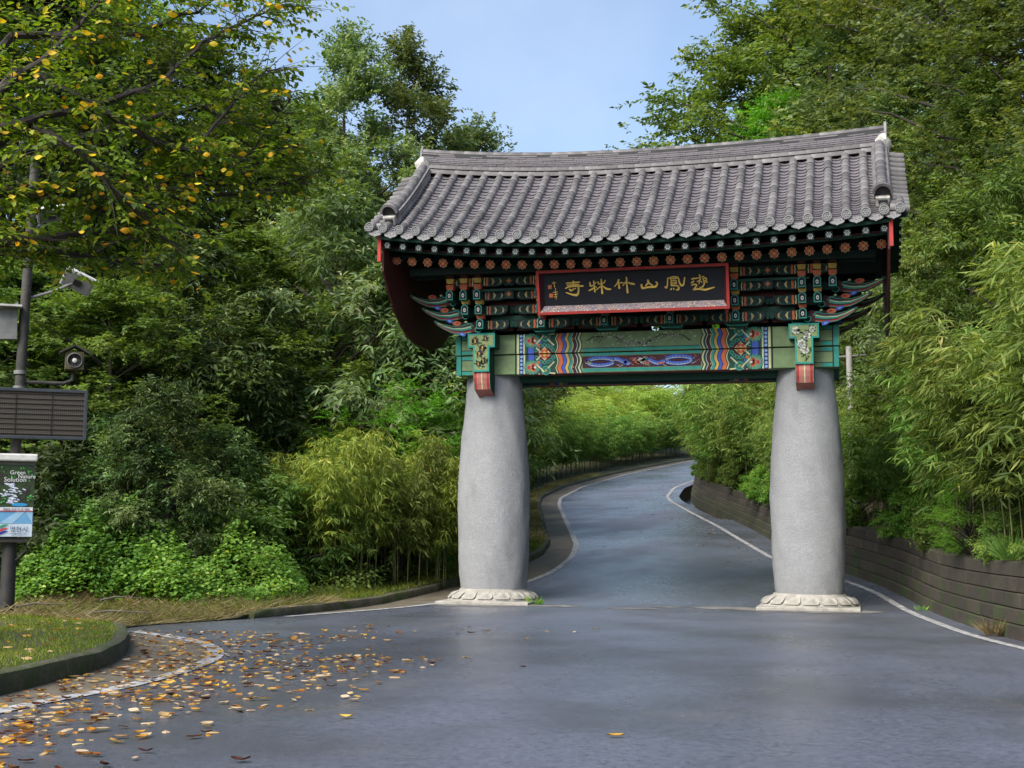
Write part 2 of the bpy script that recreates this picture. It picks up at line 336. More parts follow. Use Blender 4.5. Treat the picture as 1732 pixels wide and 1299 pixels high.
# retaining wall: courses of long concrete blocks, leaning back, every block a part
wall = empty('retaining_wall', (float(XW(0)), 0, 0), 0, 'low weathered concrete block retaining wall with moss and drip stains along the road', 'wall')
WO = Vector((float(XW(0)), 0, 0))
NC = 5; CH = WALL_H/NC; BL = 1.0
ybs = np.arange(-30, 62, .1); xbs = XW(ybs); s_ = np.concatenate([[0], np.cumsum(np.hypot(np.diff(xbs), np.diff(ybs)))])
rw = random.Random(3); nblk = 0
for c in range(NC):
    s = 0 if c % 2 else -.5
    while s < s_[-1]-BL:
        L = BL*rw.choice([1, 1, 1.5, 2, 2]) if True else BL
        a, b_ = max(s, 0), min(s+L, s_[-1])-.012
        ya, yb = np.interp([a, b_], s_, ybs); pa = np.array([float(XW(ya)), ya]); pb = np.array([float(XW(yb)), yb]); s += L
        if b_-a < .2: continue
        t = (pb-pa)/np.linalg.norm(pb-pa); nx = np.array([t[1], -t[0]])    # into the bank
        lean = .23; d0 = c*CH*lean+rw.uniform(-.006, .006); z0 = c*CH-(.25 if c == 0 else 0); z1 = (c+1)*CH-.018
        dt = (c+1)*CH*lean-.004
        V = []
        za, zb = float(zr(ya)), float(zr(yb)); cap = rw.uniform(-.02, .03) if c == NC-1 else 0
        for (p, zz) in ((pa, za), (pb, zb)):
            for (d, z) in ((d0, z0), (d0+.004, z1-.015), (d0+.02+CH*lean*.8, z1+cap), (.62, z1+cap), (.62, z0)):
                q = p+nx*d; V.append((q[0], q[1], zz+z))
        F = [(0, 1, 6, 5), (1, 2, 7, 6), (2, 3, 8, 7), (3, 4, 9, 8), (4, 3, 2, 1, 0), (5, 6, 7, 8, 9), (0, 5, 9, 4)]
        cen = Vector(((pa[0]+pb[0])/2, (pa[1]+pb[1])/2, (za+zb)/2)); V = [tuple(Vector(v)-cen) for v in V]
        MB().add(V, F, 'wall_concrete').build('block', wall, matrix=Matrix.Translation(cen-WO)); nblk += 1
# open drain between the road edge and the wall, farther up the bend
yd = np.arange(27, 110, .6)
tag(sheet('drain', yd, [lambda y: XR(y)+.60, lambda y: XR(y)+.64, lambda y: XW(y)+.3, lambda y: XW(y)+.55], lambda X, Y: zr(Y)+np.where(X < XR(Y)+.62, .0, np.where(X < XW(Y)+.4, -.8, .6)), 'gutter_concrete', smooth=False), kind='structure')
tag(sheet('drain_water', yd, [lambda y: XR(y)+.63, lambda y: XW(y)+.3], lambda X, Y: zr(Y)-.7, 'dark_wet'), kind='structure')

# worn cement patches on the asphalt round the plinths and in the gateway
M('cement_patch', (.20, .19, .175), .7, (.10, .098, .098), 3, .4, 60)
for (cx, cy_, rx, ry) in ((-3.34, -1.05, 1.35, .42), (3.4, -1.05, 1.5, .40), (-1.75, -1.0, .55, .22), (-.1, -1.25, .5, .16), (1.75, -.75, .75, .3), (.55, -.8, .3, .12)):
    n = 22; pts = [(cx+rx*math.cos(2*PI*k/n)*(1+.16*math.sin(k*1.9+cx)+.1*math.sin(k*3.3)), cy_+ry*math.sin(2*PI*k/n)*(1+.2*math.sin(k*2.3+cx*2)), 0) for k in range(n)]
    pts = [(x, y, float(zr(y))+.006) for x, y, z in pts]; tag(MB().add(pts, [list(range(n))], 'cement_patch').build('cement_patch'), kind='structure')
# ================================================================== THE GATE
def stonemat():
    m, nt, b = newmat('granite')
    c = _mix(nt, _ramp(nt, _noise(nt, 95, 3, .8), [(.38, 0.0), (.62, 1.0)]), (.21, .215, .222), (.45, .455, .46))
    c = _mix(nt, _ramp(nt, _noise(nt, 2.2, 6, .65), [(.40, 0.0), (.74, .55)]), c, (.24, .245, .25))
    c = _mix(nt, _ramp(nt, _noise(nt, 3, 5, .65, stretch=(1, 1, .22)), [(.58, 0.0), (.76, .45)]), c, (.15, .15, .145))
    nt.links.new(c, b.inputs['Base Color']); b.inputs['Roughness'].default_value = .85; b.inputs['Specular IOR Level'].default_value = .25
    mx = nt.nodes.new("ShaderNodeMath"); mx.operation = 'ADD'; nt.links.new(_noise(nt, 14, 8, .75), mx.inputs[0]); nt.links.new(_noise(nt, 60, 5, .8), mx.inputs[1])
    _bump(nt, b, mx.outputs[0], .8, .03)
stonemat()
M('granite_pale', (.40, .38, .34), .85, (.25, .235, .2), 5, .7, 45)
M('roof_tile', (.175, .165, .162), .66, (.085, .08, .08), 4, .4, 60, rnd=.3)
M('pan_tile', (.145, .13, .138), .62, (.1, .095, .105), 6, .4, 60, rnd=.3)
M('plaster', (.50, .48, .44), .85, (.22, .21, .18), 6, .7, 25)
M('end_tile', (.25, .25, .25), .7, (.12, .12, .12), 26, 1.0, 40)
M('tile_dark', (.03, .03, .032), .7)
P = {}
for nme, c in dict(teal=(.018, .30, .235), green=(.19, .285, .12), dkgreen=(.012, .072, .048), deepgreen=(.008, .03, .024), cream=(.58, .60, .30), blue=(.035, .10, .50), navy=(.012, .025, .13), ltblue=(.22, .42, .75), orange=(.64, .13, .035), red=(.46, .03, .022), dkred=(.075, .014, .012), yellow=(.66, .42, .06), maroon=(.065, .014, .024), white=(.66, .68, .64), black=(.01, .01, .012), pink=(.50, .17, .13), gold=(.66, .42, .06), bark=(.045, .035, .03), board=(.006, .008, .013), leafpaint=(.02, .06, .02), palegreen=(.25, .32, .12)).items():
    g_ = sum(c)/3; c = tuple(k*.93+g_*.07 for k in c); M('paint_'+nme, c, .62, tuple(k*.62+g_*.08+.004 for k in c), 5, .3, 45, spec=.25); P[nme] = 'paint_'+nme

gate = empty('temple_gate', (0, 0, 0), 0, 'Korean temple gate with grey tiled roof and painted beams on two stone pillars', 'gate')
PX = 3.34
# ---- stone pillars and lotus plinths
prof0 = [(.69, .28), (.715, .42), (.745, .7), (.765, 1.2), (.775, 1.8), (.77, 2.4), (.752, 2.9), (.728, 3.3), (.695, 3.7), (.65, 4.15), (.61, 4.55), (.59, 4.92)]
def dense(prof, n):
    z = np.linspace(prof[0][1], prof[-1][1], n); return list(zip(np.interp(z, [p[1] for p in prof], [p[0] for p in prof]), z))
for sx, seed in ((-PX, 1), (PX, 2)):
    def fn(r, z, a, seed=seed):
        ca, sa = math.cos(a)*2, math.sin(a)*2
        q = float(vnoise(ca*1.6+z*.9, sa*1.6-z*.7, seed))*.018+float(vnoise(ca*4+z*3, sa*4+z*2.2, seed+9))*.010+float(vnoise(ca*9+z*7, sa*9-z*6, seed+5))*.006
        return r*(1.0 if seed == 1 else .99)+q+.02*math.cos(a*2+seed)
    m = MB().lathe(dense(prof0, 64), 'granite', 56, (sx, 0, 0), fn); m.build('stone_pillar', gate, smooth=True, angle=60)
    slab = MB().box((sx, 0, .045), (2.02, 2.02, .09), 'granite_pale').build('lotus_plinth', gate, bevel=.015)
    m = MB().lathe([(.985, .09), (.98, .12), (.95, .14), (.9, .19), (.82, .26), (.735, .30), (.72, .33), (.66, .34)], 'granite_pale', 48, (sx, 0, 0)); m.build('lotus_dome', slab, smooth=True, angle=60)
    # one carved petal, copied round the dome: a raised rim with a swollen middle
    V = []; F = []
    nu, nv = 7, 6
    for i in range(nu):
        for j in range(nv):
            u = i/(nu-1)*2-1; v = j/(nv-1)
            rr = .98-.245*v**1.25; z = .125+.165*v**.8; wd = .17*(1-.22*v)*(1-max(0, .22-v)*1.2)
            rim = .016 if (abs(u) > .7 or j == 0) else (.0 if (abs(u) > .5) else .034*(1-u*u)*math.sin(PI*min(1, v*1.15)))
            if j in (nv-1,): rim = 0
            a = u*wd/.9
            V.append(((rr+rim*.8)*math.sin(a), -(rr+rim*.8)*math.cos(a), z+rim*.7+.004))
    for i in range(nu-1):
        for j in range(nv-1): F.append((i*nv+j, (i+1)*nv+j, (i+1)*nv+j+1, i*nv+j+1))
    pm = MB().add(V, F, 'granite_pale').mesh('petal', True)
    for k in range(16): link('petal', pm, slab, Matrix.Translation((sx, 0, 0)) @ Matrix.Rotation(2*PI*k/16+.06, 4, 'Z'))

# ---- painted decoration: thin sheets on a face looking to -Y
class Paint(MB):
    def __init__(s, y): MB.__init__(s); s.y = y
    def poly(s, pts, col, layer=1):
        a = sum(pts[i][0]*pts[(i+1) % len(pts)][1]-pts[(i+1) % len(pts)][0]*pts[i][1] for i in range(len(pts)))
        pts = pts if a > 0 else pts[::-1]
        return s.add([(p[0], s.y-.0025*layer, p[1]) for p in pts], [list(range(len(pts)))], P[col])
    def rect(s, x0, x1, z0, z1, col, layer=1): return s.poly([(x0, z0), (x1, z0), (x1, z1), (x0, z1)], col, layer)
    def disc(s, x, z, r, col, layer=1, n=14, rz=None, rot=0):
        rz = rz or r; cs, sn = math.cos(rot), math.sin(rot)
        return s.poly([(x+r*math.cos(2*PI*k/n)*cs-rz*math.sin(2*PI*k/n)*sn, z+r*math.cos(2*PI*k/n)*sn+rz*math.sin(2*PI*k/n)*cs) for k in range(n)], col, layer)
    def ribbon(s, pts, w, col, layer=1):
        pts = [np.asarray(p, float) for p in pts]
        if not hasattr(w, '__len__'): w = [w]*len(pts)
        Lp = []; Rp = []
        for i, p in enumerate(pts):
            t = nrm(pts[min(i+1, len(pts)-1)]-pts[max(i-1, 0)]); n = np.array([-t[1], t[0]])*w[i]/2; Lp.append(p+n); Rp.append(p-n)
        for i in range(len(pts)-1): s.poly([tuple(Rp[i]), tuple(Rp[i+1]), tuple(Lp[i+1]), tuple(Lp[i])], col, layer)
        return s
    def ring(s, x, z, r, w, col, layer=1, a0=0, a1=2*PI, n=18, rz=None):
        rz = rz or r
        return s.ribbon([(x+r*math.cos(a0+(a1-a0)*k/n), z+rz*math.sin(a0+(a1-a0)*k/n)) for k in range(n+1)], w, col, layer)
    def scallops(s, x, z, r, col, n=12, rr=.03, layer=2, a0=0, a1=2*PI):
        for k in range(n+1):
            a = a0+(a1-a0)*k/n; s.ring(x+r*math.cos(a), z+r*math.sin(a), rr, rr*.55, col, layer, n=7)
        return s

ZB0, ZB1, ZJ = 4.90, 5.755, 5.325
YF = -.62
# beams: two stacked at the front, and plainer ones behind
def beam(name, y0, y1, z0, z1, xl, mcol='green'):
    m = MB().box((0, (y0+y1)/2, (z0+z1)/2), (2*xl, y1-y0, z1-z0), P[mcol]); return m.build(name, gate, bevel=.012)
low = beam('lower_beam', YF, -.24, ZB0, ZJ-.012, 4.02); up = beam('upper_beam', YF-.03, -.2, ZJ+.012, ZB1, 4.05)
mid = beam('middle_beam', -.14, .14, 4.78, 5.5, 3.9, 'dkgreen'); rear = beam('rear_beam', .24, .62, 4.74, 5.7, 4.02, 'dkgreen')
soff = MB()
for (y, z, wy) in ((-.43, ZB0-.004, .3), (.43, 4.736, .3)):
    soff.box((0, y, z), (5.2, wy, .006), P['pink']); soff.box((0, y, z-.004), (5.2, wy*.5, .004), P['dkred'])
soff.build('soffit_paint', low)

def flower_t(p, x, z, s, dark):
    rr = random.Random(int(x*100)+int(z*1000))
    for k in range(7):
        a = 2*PI*k/7+rr.random(); p.disc(x+s*.55*math.cos(a), z+s*.55*math.sin(a), s*.45, 'bark' if dark else 'white', 3, 9, s*.36, a)
    for k in range(5):
        a = 2*PI*k/5+rr.random(); p.disc(x+s*.28*math.cos(a), z+s*.28*math.sin(a), s*.3, ('gold' if k % 2 else 'bark') if dark else ('white' if k % 2 else 'palegreen'), 4, 8, s*.2, a)
    p.disc(x, z, s*.17, 'gold' if dark else 'pink', 5, 7)
def leaves_t(p, x, z, n, spread, rr, col='leafpaint'):
    for k in range(n):
        a = rr.uniform(0, 2*PI); d = spread*rr.uniform(.4, 1.1); p.disc(x+d*math.cos(a), z+d*math.sin(a), .032, col, 2, 6, .012, rr.uniform(0, PI))
# T-shaped beam ends with peonies, each on a curved red corbel
for sx, dark in ((-PX-.02, True), (PX+.02, False)):
    T = [(-.30, .82), (.30, .82), (.30, .52), (.18, .52), (.18, 0), (-.18, 0), (-.18, .52), (-.30, .52)][::-1]
    m = MB().prism(T, (sx, -1.05, 4.925), (1, 0, 0), (0, 0, 1), (0, -1, 0), .5, P['teal'], P['dkgreen'])
    to = m.build('beam_head', gate, bevel=.008)
    p = Paint(-1.05); ins = [(-.262, .782), (.262, .782), (.262, .558), (.142, .558), (.142, .038), (-.142, .038), (-.142, .558), (-.262, .558)]
    p.poly([(sx+a, 4.925+b) for a, b in ins], 'palegreen', 1)
    rr = random.Random(4)
    spots = ([(-.13, .66, .085), (.10, .70, .055), (.03, .50, .085), (-.03, .38, .075), (.05, .24, .065), (-.06, .17, .06)] if dark else [(-.15, .68, .085), (.16, .70, .065), (.06, .57, .08), (-.05, .42, .085), (.01, .29, .09)])
    for (a, b, s) in spots: leaves_t(p, sx+a, 4.925+b, 12, s*1.25, rr); flower_t(p, sx+a, 4.925+b, s, dark)
    p.ribbon([(sx+.02, 5.12), (sx+.05, 5.02), (sx+.0, 4.985)], .012, 'leafpaint', 2); leaves_t(p, sx+.02, 5.06, 9, .07, rr)
    p.build('peony_painting', to)
    # corbel: quarter curve from the pillar out to the beam head
    pr = [(-1.0, 4.925), (-1.0, 4.80), (-.97, 4.68), (-.92, 4.56), (-.55, 4.42), (-.45, 4.42), (-.45, 4.925)]
    V = [(sx+dx, y, z) for dx in (-.18, .18) for (y, z) in pr]; k = len(pr)
    m = MB().add(V, [list(range(k))[::-1], [k+i for i in range(k)]], P['dkgreen']).add(V, [(i, i+1, k+i+1, k+i) for i in range(3, k-1)], P['pink'])
    m.add(V, [(i, i+1, k+i+1, k+i) for i in range(0, 3)], P['red'])
    co = m.build('corbel', gate)
    m = MB()
    for (x0, x1, cname) in ((-.18, -.165, 'teal'), (.165, .18, 'teal'), (-.11, -.012, 'pink'), (.012, .11, 'pink'), (-.012, .012, 'cream')):
        for i in range(3):
            (ya, za), (yb, zb_) = pr[i], pr[i+1]; m.add([(sx+x0, ya-.004, za), (sx+x1, ya-.004, za), (sx+x1, yb-.004, zb_-.002), (sx+x0, yb-.004, zb_-.002)], [(3, 2, 1, 0)], P[cname])
    m.build('corbel_paint', co)

# dancheong ends of the front beams (mirrored), painted frames at the tips
def beam_end(sg):
    for (obj, yf, z0, z1, lowb) in ((low, YF, ZB0, ZJ-.012, True), (up, YF-.03, ZJ+.012, ZB1, False)):
        p = Paint(yf); X = lambda a: sg*(-2.70+a); zc = (z0+z1)/2
        def R(a0, a1, za, zb, c, l=1): p.rect(min(X(a0), X(a1)), max(X(a0), X(a1)), za, zb, c, l)
        pt = Paint(yf); p, pp = pt, p
        for (a0, a1, za, zb) in ((-1.33, -1.23, z0, z1), (-1.205, -.99, z0+.01, z0+.085), (-1.205, -.99, z1-.085, z1-.01)): R(a0, a1, za, zb, 'teal')
        R(-1.23, -1.205, z0, z1, 'black'); R(-1.205, -.72, z0+.085, z0+.1, 'black', 2); R(-1.205, -.72, z1-.1, z1-.085, 'black', 2)
        pt.build('tip_frame', obj); p = pp
        R(-.02, .012, z0, z1, 'black', 2); R(.012, .025, z0, z1, 'green', 2); R(.025, .07, z0, z1, 'cream'); R(.07, .165, z0, z1, 'navy'); R(.165, .2, z0, z1, 'cream')
        n = 5
        for k in range(n): p.disc(X(.118), z0+(k+.5)*(z1-z0)/n, .031, 'ltblue', 2, 10)
        R(.2, .98, z0, z1, 'dkgreen')
        edge = z1 if lowb else z0      # joint between the two beams
        s = -1 if lowb else 1          # away from the joint
        # half medallion on the joint
        cx = .63
        def arcpts(r, rz, n=12): return [(X(cx+r*math.cos(PI*k/n)), edge+s*rz*math.sin(PI*k/n)) for k in range(n+1)]
        p.poly(arcpts(.19, .17), 'dkred', 2)
        for k in range(1, 8):
            a = PI*k/8; p.ring(X(cx+.2*math.cos(a)), edge+s*.17*math.sin(a), .033, .02, 'teal', 3, n=8)
        p.poly([(X(cx-.13), edge), (X(cx), edge+s*.13), (X(cx+.13), edge)], 'cream', 4); p.poly([(X(cx-.105), edge), (X(cx), edge+s*.105), (X(cx+.105), edge)], 'orange', 5)
        p.poly([(X(cx-.04), edge), (X(cx), edge+s*.05), (X(cx+.04), edge)], 'yellow', 6); p.disc(X(cx-.05), edge+s*.055, .025, 'red', 6, 8); p.disc(X(cx+.05), edge+s*.055, .025, 'red', 6, 8)
        # lotus at the outer side, rosette beyond, bars and braces between
        lz = edge+s*.275
        p.disc(X(.35), lz, .155, 'palegreen', 2, 16, .14)
        for k in range(14):
            a = 2*PI*k/14; p.ring(X(.35+.145*math.cos(a)), min(max(lz+.13*math.sin(a), z0+.02), z1-.02), .028, .018, 'teal', 3, n=7)
        for k in range(6):
            a = -.9+1.8*k/5; p.disc(X(.33+.07*math.cos(a)), lz+.075*math.sin(a), .05, 'red' if k % 2 else 'orange', 4, 8, .022, sg*a)
        p.disc(X(.29), lz, .06, 'pink', 5, 8, .05); p.disc(X(.285), lz, .035, 'red', 6, 8); p.disc(X(.42), lz, .026, 'white', 6, 8)
        R(.27, .40, edge-.0 if s > 0 else edge-.12, edge+.12 if s > 0 else edge, 'blue', 2); R(.255, .27, min(edge, edge+s*.12), max(edge, edge+s*.12), 'black', 3); R(.40, .415, min(edge, edge+s*.12), max(edge, edge+s*.12), 'black', 3)
        rz_ = edge+s*.345
        p.ring(X(.66), rz_, .085, .03, 'teal', 3); p.ring(X(.66), rz_, .045, .018, 'teal', 3, n=10); p.disc(X(.66), rz_, .022, 'yellow', 4, 8)
        for (a0, b0, a1, b1) in ((.45, .20, .62, .38), (.70, .30, .84, .16), (.45, .12, .53, .04), (.58, .41, .50, .43), (.74, .40, .86, .44)):
            p.ribbon([(X(a0), min(max(edge+s*b0, z0), z1)), (X(a1), min(max(edge+s*b1, z0), z1))], .03, 'cream', 4)
        p.disc(X(.50), edge+s*.17, .035, 'orange', 5, 9); p.disc(X(.545), edge+s*.235, .03, 'blue', 5, 9); p.disc(X(.545), edge+s*.40, .03, 'maroon', 5, 9)
        # wavy colour bands
        a = .86; zs = np.linspace(z0, z1, 15)
        wob = [.05*abs(math.sin(PI*(z-edge)/.30)) for z in zs]
        for (wd, c) in ((.02, 'cream'), (.015, 'black'), (.085, 'orange'), (.012, 'black'), (.06, 'blue'), (.012, 'black'), (.055, 'yellow'), (.012, 'black'), (.06, 'teal'), (.012, 'cream'), (.075, 'maroon'), (.012, 'white'), (.045, 'dkgreen'), (.035, 'cream'), (.02, 'black')):
            for i in range(14):
                p.poly([(X(a+wob[i]), zs[i]), (X(a+wd+wob[i]), zs[i]), (X(a+wd+wob[i+1]), zs[i+1]), (X(a+wob[i+1]), zs[i+1])], c, 3)
            a += wd+.001
        for k in (-1, 1): p.disc(X(a-.16), zc+k*.08, .016, 'yellow', 5, 6)
        p.build('dancheong_pattern', obj)
beam_end(1); beam_end(-1)
# middle of the upper beam: blossom branch on green; middle of the lower beam: blue coiled dragon on maroon
rr = random.Random(11)
p = Paint(YF-.03); p.rect(-1.24, 1.24, ZJ+.025, ZJ+.085, 'teal', 1); p.rect(-1.24, 1.24, ZJ+.085, ZJ+.098, 'black', 1)
zz = ZJ+.25
br = [(-1.15+2.2*k/14, zz+.10*math.sin(k*.7)+.03*math.sin(k*2.1)) for k in range(15)]
p.ribbon(br, [.02+.008*math.sin(k) for k in range(15)], 'bark', 2)
for k in range(26):
    b = br[rr.randrange(1, 14)]; e = (b[0]+rr.uniform(-.16, .2), min(max(b[1]+rr.uniform(-.13, .14), ZJ+.12), ZB1-.03)); p.ribbon([b, e], .009, 'bark', 2)
for k in range(150):
    x = rr.gauss(-.1, .6); 
    if abs(x) > 1.15: continue
    b = br[min(13, max(0, int((x+1.15)/2.2*14)))]; z = min(max(b[1]+rr.gauss(0, .07), ZJ+.12), ZB1-.03)
    for j in range(3): p.disc(x+rr.uniform(-.016, .016), z+rr.uniform(-.012, .012), rr.uniform(.008, .016), 'white' if rr.random() < .75 else 'palegreen', 3, 6)
p.build('blossom_painting', up)
p = Paint(YF); p.rect(-1.25, 1.25, ZB0+.095, ZJ-.075, 'maroon', 1); p.rect(-1.25, 1.25, ZB0+.02, ZB0+.085, 'teal', 1); p.rect(-1.25, 1.25, ZJ-.065, ZJ-.012, 'teal', 1)
zc = 5.125; half = .118
for k in range(46):
    x = rr.uniform(-1.2, 1.2); z = zc+rr.uniform(-half*.85, half*.85); n = 7; ph = rr.random()*6; ln = rr.uniform(.06, .2)
    p.ribbon([(min(max(x+ln*(j/n-.5), -1.23), 1.23), min(max(z+.018*math.sin(ph+j), zc-half), zc+half)) for j in range(n)], .007, 'white' if rr.random() < .45 else 'pink', 2)
def body(c, w=.082):
    p.ribbon(c, [w+.02]*len(c), 'navy', 3); p.ribbon(c, w, 'blue', 4)
    for k in range(0, len(c), 1): p.disc(c[k][0], c[k][1]+.012, .009, 'ltblue', 5, 5)
    p.ribbon([(q[0], q[1]-.02) for q in c], .012, 'cream', 5)
def loop(cx, a0, a1, rx=.28, rz=.076, n=20): return [(cx+rx*math.cos(a0+(a1-a0)*k/n), zc+rz*math.sin(a0+(a1-a0)*k/n)) for k in range(n+1)]
p.disc(-.86, zc, .2, 'dkred', 3, 14, .05); p.disc(.78, zc-.005, .17, 'dkred', 3, 14, .04)
body(loop(-.86, .2, 2*PI-.2)); body([(-.60+.05*k, zc+.05*math.sin(1.0+k*.55)) for k in range(8)]); body([(.15+.05*k, zc-.015+.045*math.sin(2.2+k*.6)) for k in range(8)]); body(loop(.78, PI+.4, 3*PI-.3, .27, .074)); body([(-1.18+.04*k, zc-.02+.03*math.sin(k)) for k in range(4)])
for (x, z, rx, rz, c, rot) in ((.0, zc, .10, .055, 'white', .2), (.06, zc+.02, .07, .035, 'teal', .4), (-.07, zc-.03, .07, .03, 'orange', -.4), (-.14, zc+.03, .05, .02, 'pink', .6), (.12, zc-.05, .06, .02, 'orange', .1), (-.33, zc-.02, .06, .05, 'blue', 1.2), (-.33, zc-.02, .035, .03, 'orange', 1.2), (.42, zc-.06, .07, .02, 'orange', .2), (.03, zc+.01, .02, .02, 'black', 0)):
    p.disc(x, z, rx, c, 6 if c != 'black' else 7, 10, rz, rot)
for k in range(9): p.ribbon([(.02, zc), (.02+.17*math.cos(k*.7), zc+.09*math.sin(k*.7))], [.014, .003], 'white' if k % 2 else 'orange', 6)
p.build('dragon_painting', low)
# dim colour bands on the rear beam
p = Paint(.235)
for sg in (-1, 1):
    for k, c in enumerate(('navy', 'dkgreen', 'orange', 'blue', 'yellow', 'teal', 'maroon')): p.rect(sg*(-2.3+k*.1)-.045, sg*(-2.3+k*.1)+.045, 4.75, 5.2, c)
p.rect(-1.4, 1.4, 4.8, 4.86, 'teal', 1); p.build('rear_beam_paint', rear)

# ---- roof geometry
def lift(x): return np.where(np.asarray(x) < 0, .35, .19)*(np.abs(x)/5.2)**2.3
YE, YT = -2.9, -.18
def roof_pt(x, s):
    """a point on the tile bed: s = 0 at the eave, 1 at the ridge"""
    return np.array([x, YE+(YT-YE)*s, 7.345+1.95*(.80*s+.20*s*s)+float(lift(x))*(1-.25*s)])
def roof_frame(x, s, dn=0.0):
    p0, p1 = roof_pt(x, s-.01), roof_pt(x, s+.01); t = nrm(p1-p0); q = nrm(roof_pt(x+.02, s)-roof_pt(x-.02, s)); n = nrm(np.cross(q, t)); q = nrm(np.cross(t, n))
    return roof_pt(x, s)+n*dn, q, t, n
roof = MB()
# deck under the tiles, both slopes, with thickness
XS = np.linspace(-5.22, 5.22, 31); SS = np.linspace(0, 1, 9)
def deck_sheet(mb, off, m, flip):
    for sg in (1, -1):
        V = []
        for x in XS:
            for s in SS:
                o, q, t, n = roof_frame(x, s, off); V.append((o[0], o[1]*sg, o[2]))
        k = len(SS); F = [(i*k+j, (i+1)*k+j, (i+1)*k+j+1, i*k+j+1) for i in range(len(XS)-1) for j in range(k-1)]
        if (sg < 0) != flip: F = [f[::-1] for f in F]
        mb.add(V, F, m)
deck_sheet(roof, -.05, 'pan_tile', False); XS = np.linspace(-5.34, 5.34, 31); deck_sheet(roof, -.15, P['deepgreen'], True)
roofo = roof.build('roof', gate)
# eave boards under the first tiles
for (y, dz, h, d, c) in ((-2.83, -.085, .06, .10, 'dkgreen'), (-2.45, -.205, .035, .05, 'dkred'), (-2.42, -.245, .035, .05, 'dkgreen')):
    V = []; F = []; xs = np.linspace(-5.05, 5.05, 25)
    for x in xs:
        z = 7.285+float(lift(x))+dz
        for (a, b) in ((0, -h/2), (d, -h/2), (d, h/2), (0, h/2)): V.append((x, y+a, z+b))
    for i in range(len(xs)-1):
        for k in range(4): F.append((i*4+k, i*4+(k+1) % 4, (i+1)*4+(k+1) % 4, (i+1)*4+k))
    F += [(0, 1, 2, 3), tuple(4*(len(xs)-1)+k for k in (3, 2, 1, 0))]
    MB().add(V, [f[::-1] for f in F], P[c]).build('eave_board', roofo)
# convex tiles: half barrels, sharing one mesh
NT = 10; TL = 3.37/NT
def barrel(r0, r1, L, n=8, skirt=.05, m='roof_tile'):
    V = []; F = []
    for (y, r) in ((0, r0), (L*.06, r0), (L*.94, r1), (L+.02, r1-.006)):
        for k in range(n+1):
            a = PI*k/n; V.append((-r*math.cos(a), y, r*math.sin(a)))
        V.append((r, y, -skirt)); V.append((-r, y, -skirt))
    k = n+3
    for i in range(3):
        for j in range(n): F.append((i*k+j, i*k+j+1, (i+1)*k+j+1, (i+1)*k+j))
        F.append((i*k+n, i*k+n+1, (i+1)*k+n+1, (i+1)*k+n)); F.append((i*k+n+2, i*k, (i+1)*k, (i+1)*k+n+2))
    F.append([j for j in range(k)][::-1]); F.append([3*k+j for j in range(k)])
    mb = MB().add(V, [f[::-1] for f in F], m); return mb
convex = barrel(.088, .08, TL).mesh('convex_tile', True, 50)
RIBX = [-4.58+.353*k for k in range(27)]
rj = random.Random(5)
for x in RIBX:
    for i in range(NT):
        o, q, t, n = roof_frame(x+rj.uniform(-.006, .006), i/NT*.995, .02+rj.uniform(-.004, .004)); link('convex_tile', convex, roofo, frame(o, q, t, n))
# short ribs at the corners below the descending ridges
for sg in (-1, 1):
    for x in (4.93, 5.22):
        for i in range(2):
            o, q, t, n = roof_frame(sg*x, i/NT, .02); link('convex_tile', convex, roofo, frame(o, q, t, n))
# pan tiles between the ribs: concave, lapped like steps
NP = 23
def pan(mb, T=None, w=.30):
    V = []; n = 6; L = .24
    for (y, dz, th) in ((0, .038, 0), (0, .038, .02), (L, -.005, 0)):
        for k in range(n+1):
            u = k/n*2-1; V.append((u*w/2, y, dz-.012+.062*u*u-th))
    F = []
    for k in range(n): F.append((k, k+1, 2*(n+1)+k+1, 2*(n+1)+k)); F.append(((n+1)+k, (n+1)+k+1, k+1, k)); F.append((n+1+k+1, n+1+k, 2*(n+1)+k, 2*(n+1)+k+1))
    return mb.add(V, F, 'pan_tile', T)
panm = pan(MB()).mesh('pan_tile', True, 40)
chx = [-4.58-.176+.353*k for k in range(28)]; rest = MB()
for x in chx:
    for j in range(NP):
        o, q, t, n = roof_frame(x+rj.uniform(-.005, .005), (j-.2)/NP, -.03+rj.uniform(-.003, .003)); q2 = nrm(q+t*rj.uniform(-.02, .02)); t2 = nrm(np.cross(n, q2)); T = frame(o, q2, t2, n)
        if j < 10: link('pan_tile', panm, roofo, T)
        else: pan(rest, T)
ro = rest.build('pan_tile', roofo, smooth=True, angle=40); ro['kind'] = 'stuff'
# rear slope: ribs and pans as one mass (never seen from the road in front)
rb = MB()
for x in RIBX:
    pts = []
    for s in np.linspace(0, 1, 8):
        o, q, t, n = roof_frame(x, s, .02); pts.append((o[0], -o[1], o[2]))
    rb.tube(pts, .085, 'roof_tile', 8)
ro = rb.build('rear_convex_tile', roofo, smooth=True); ro['kind'] = 'stuff'
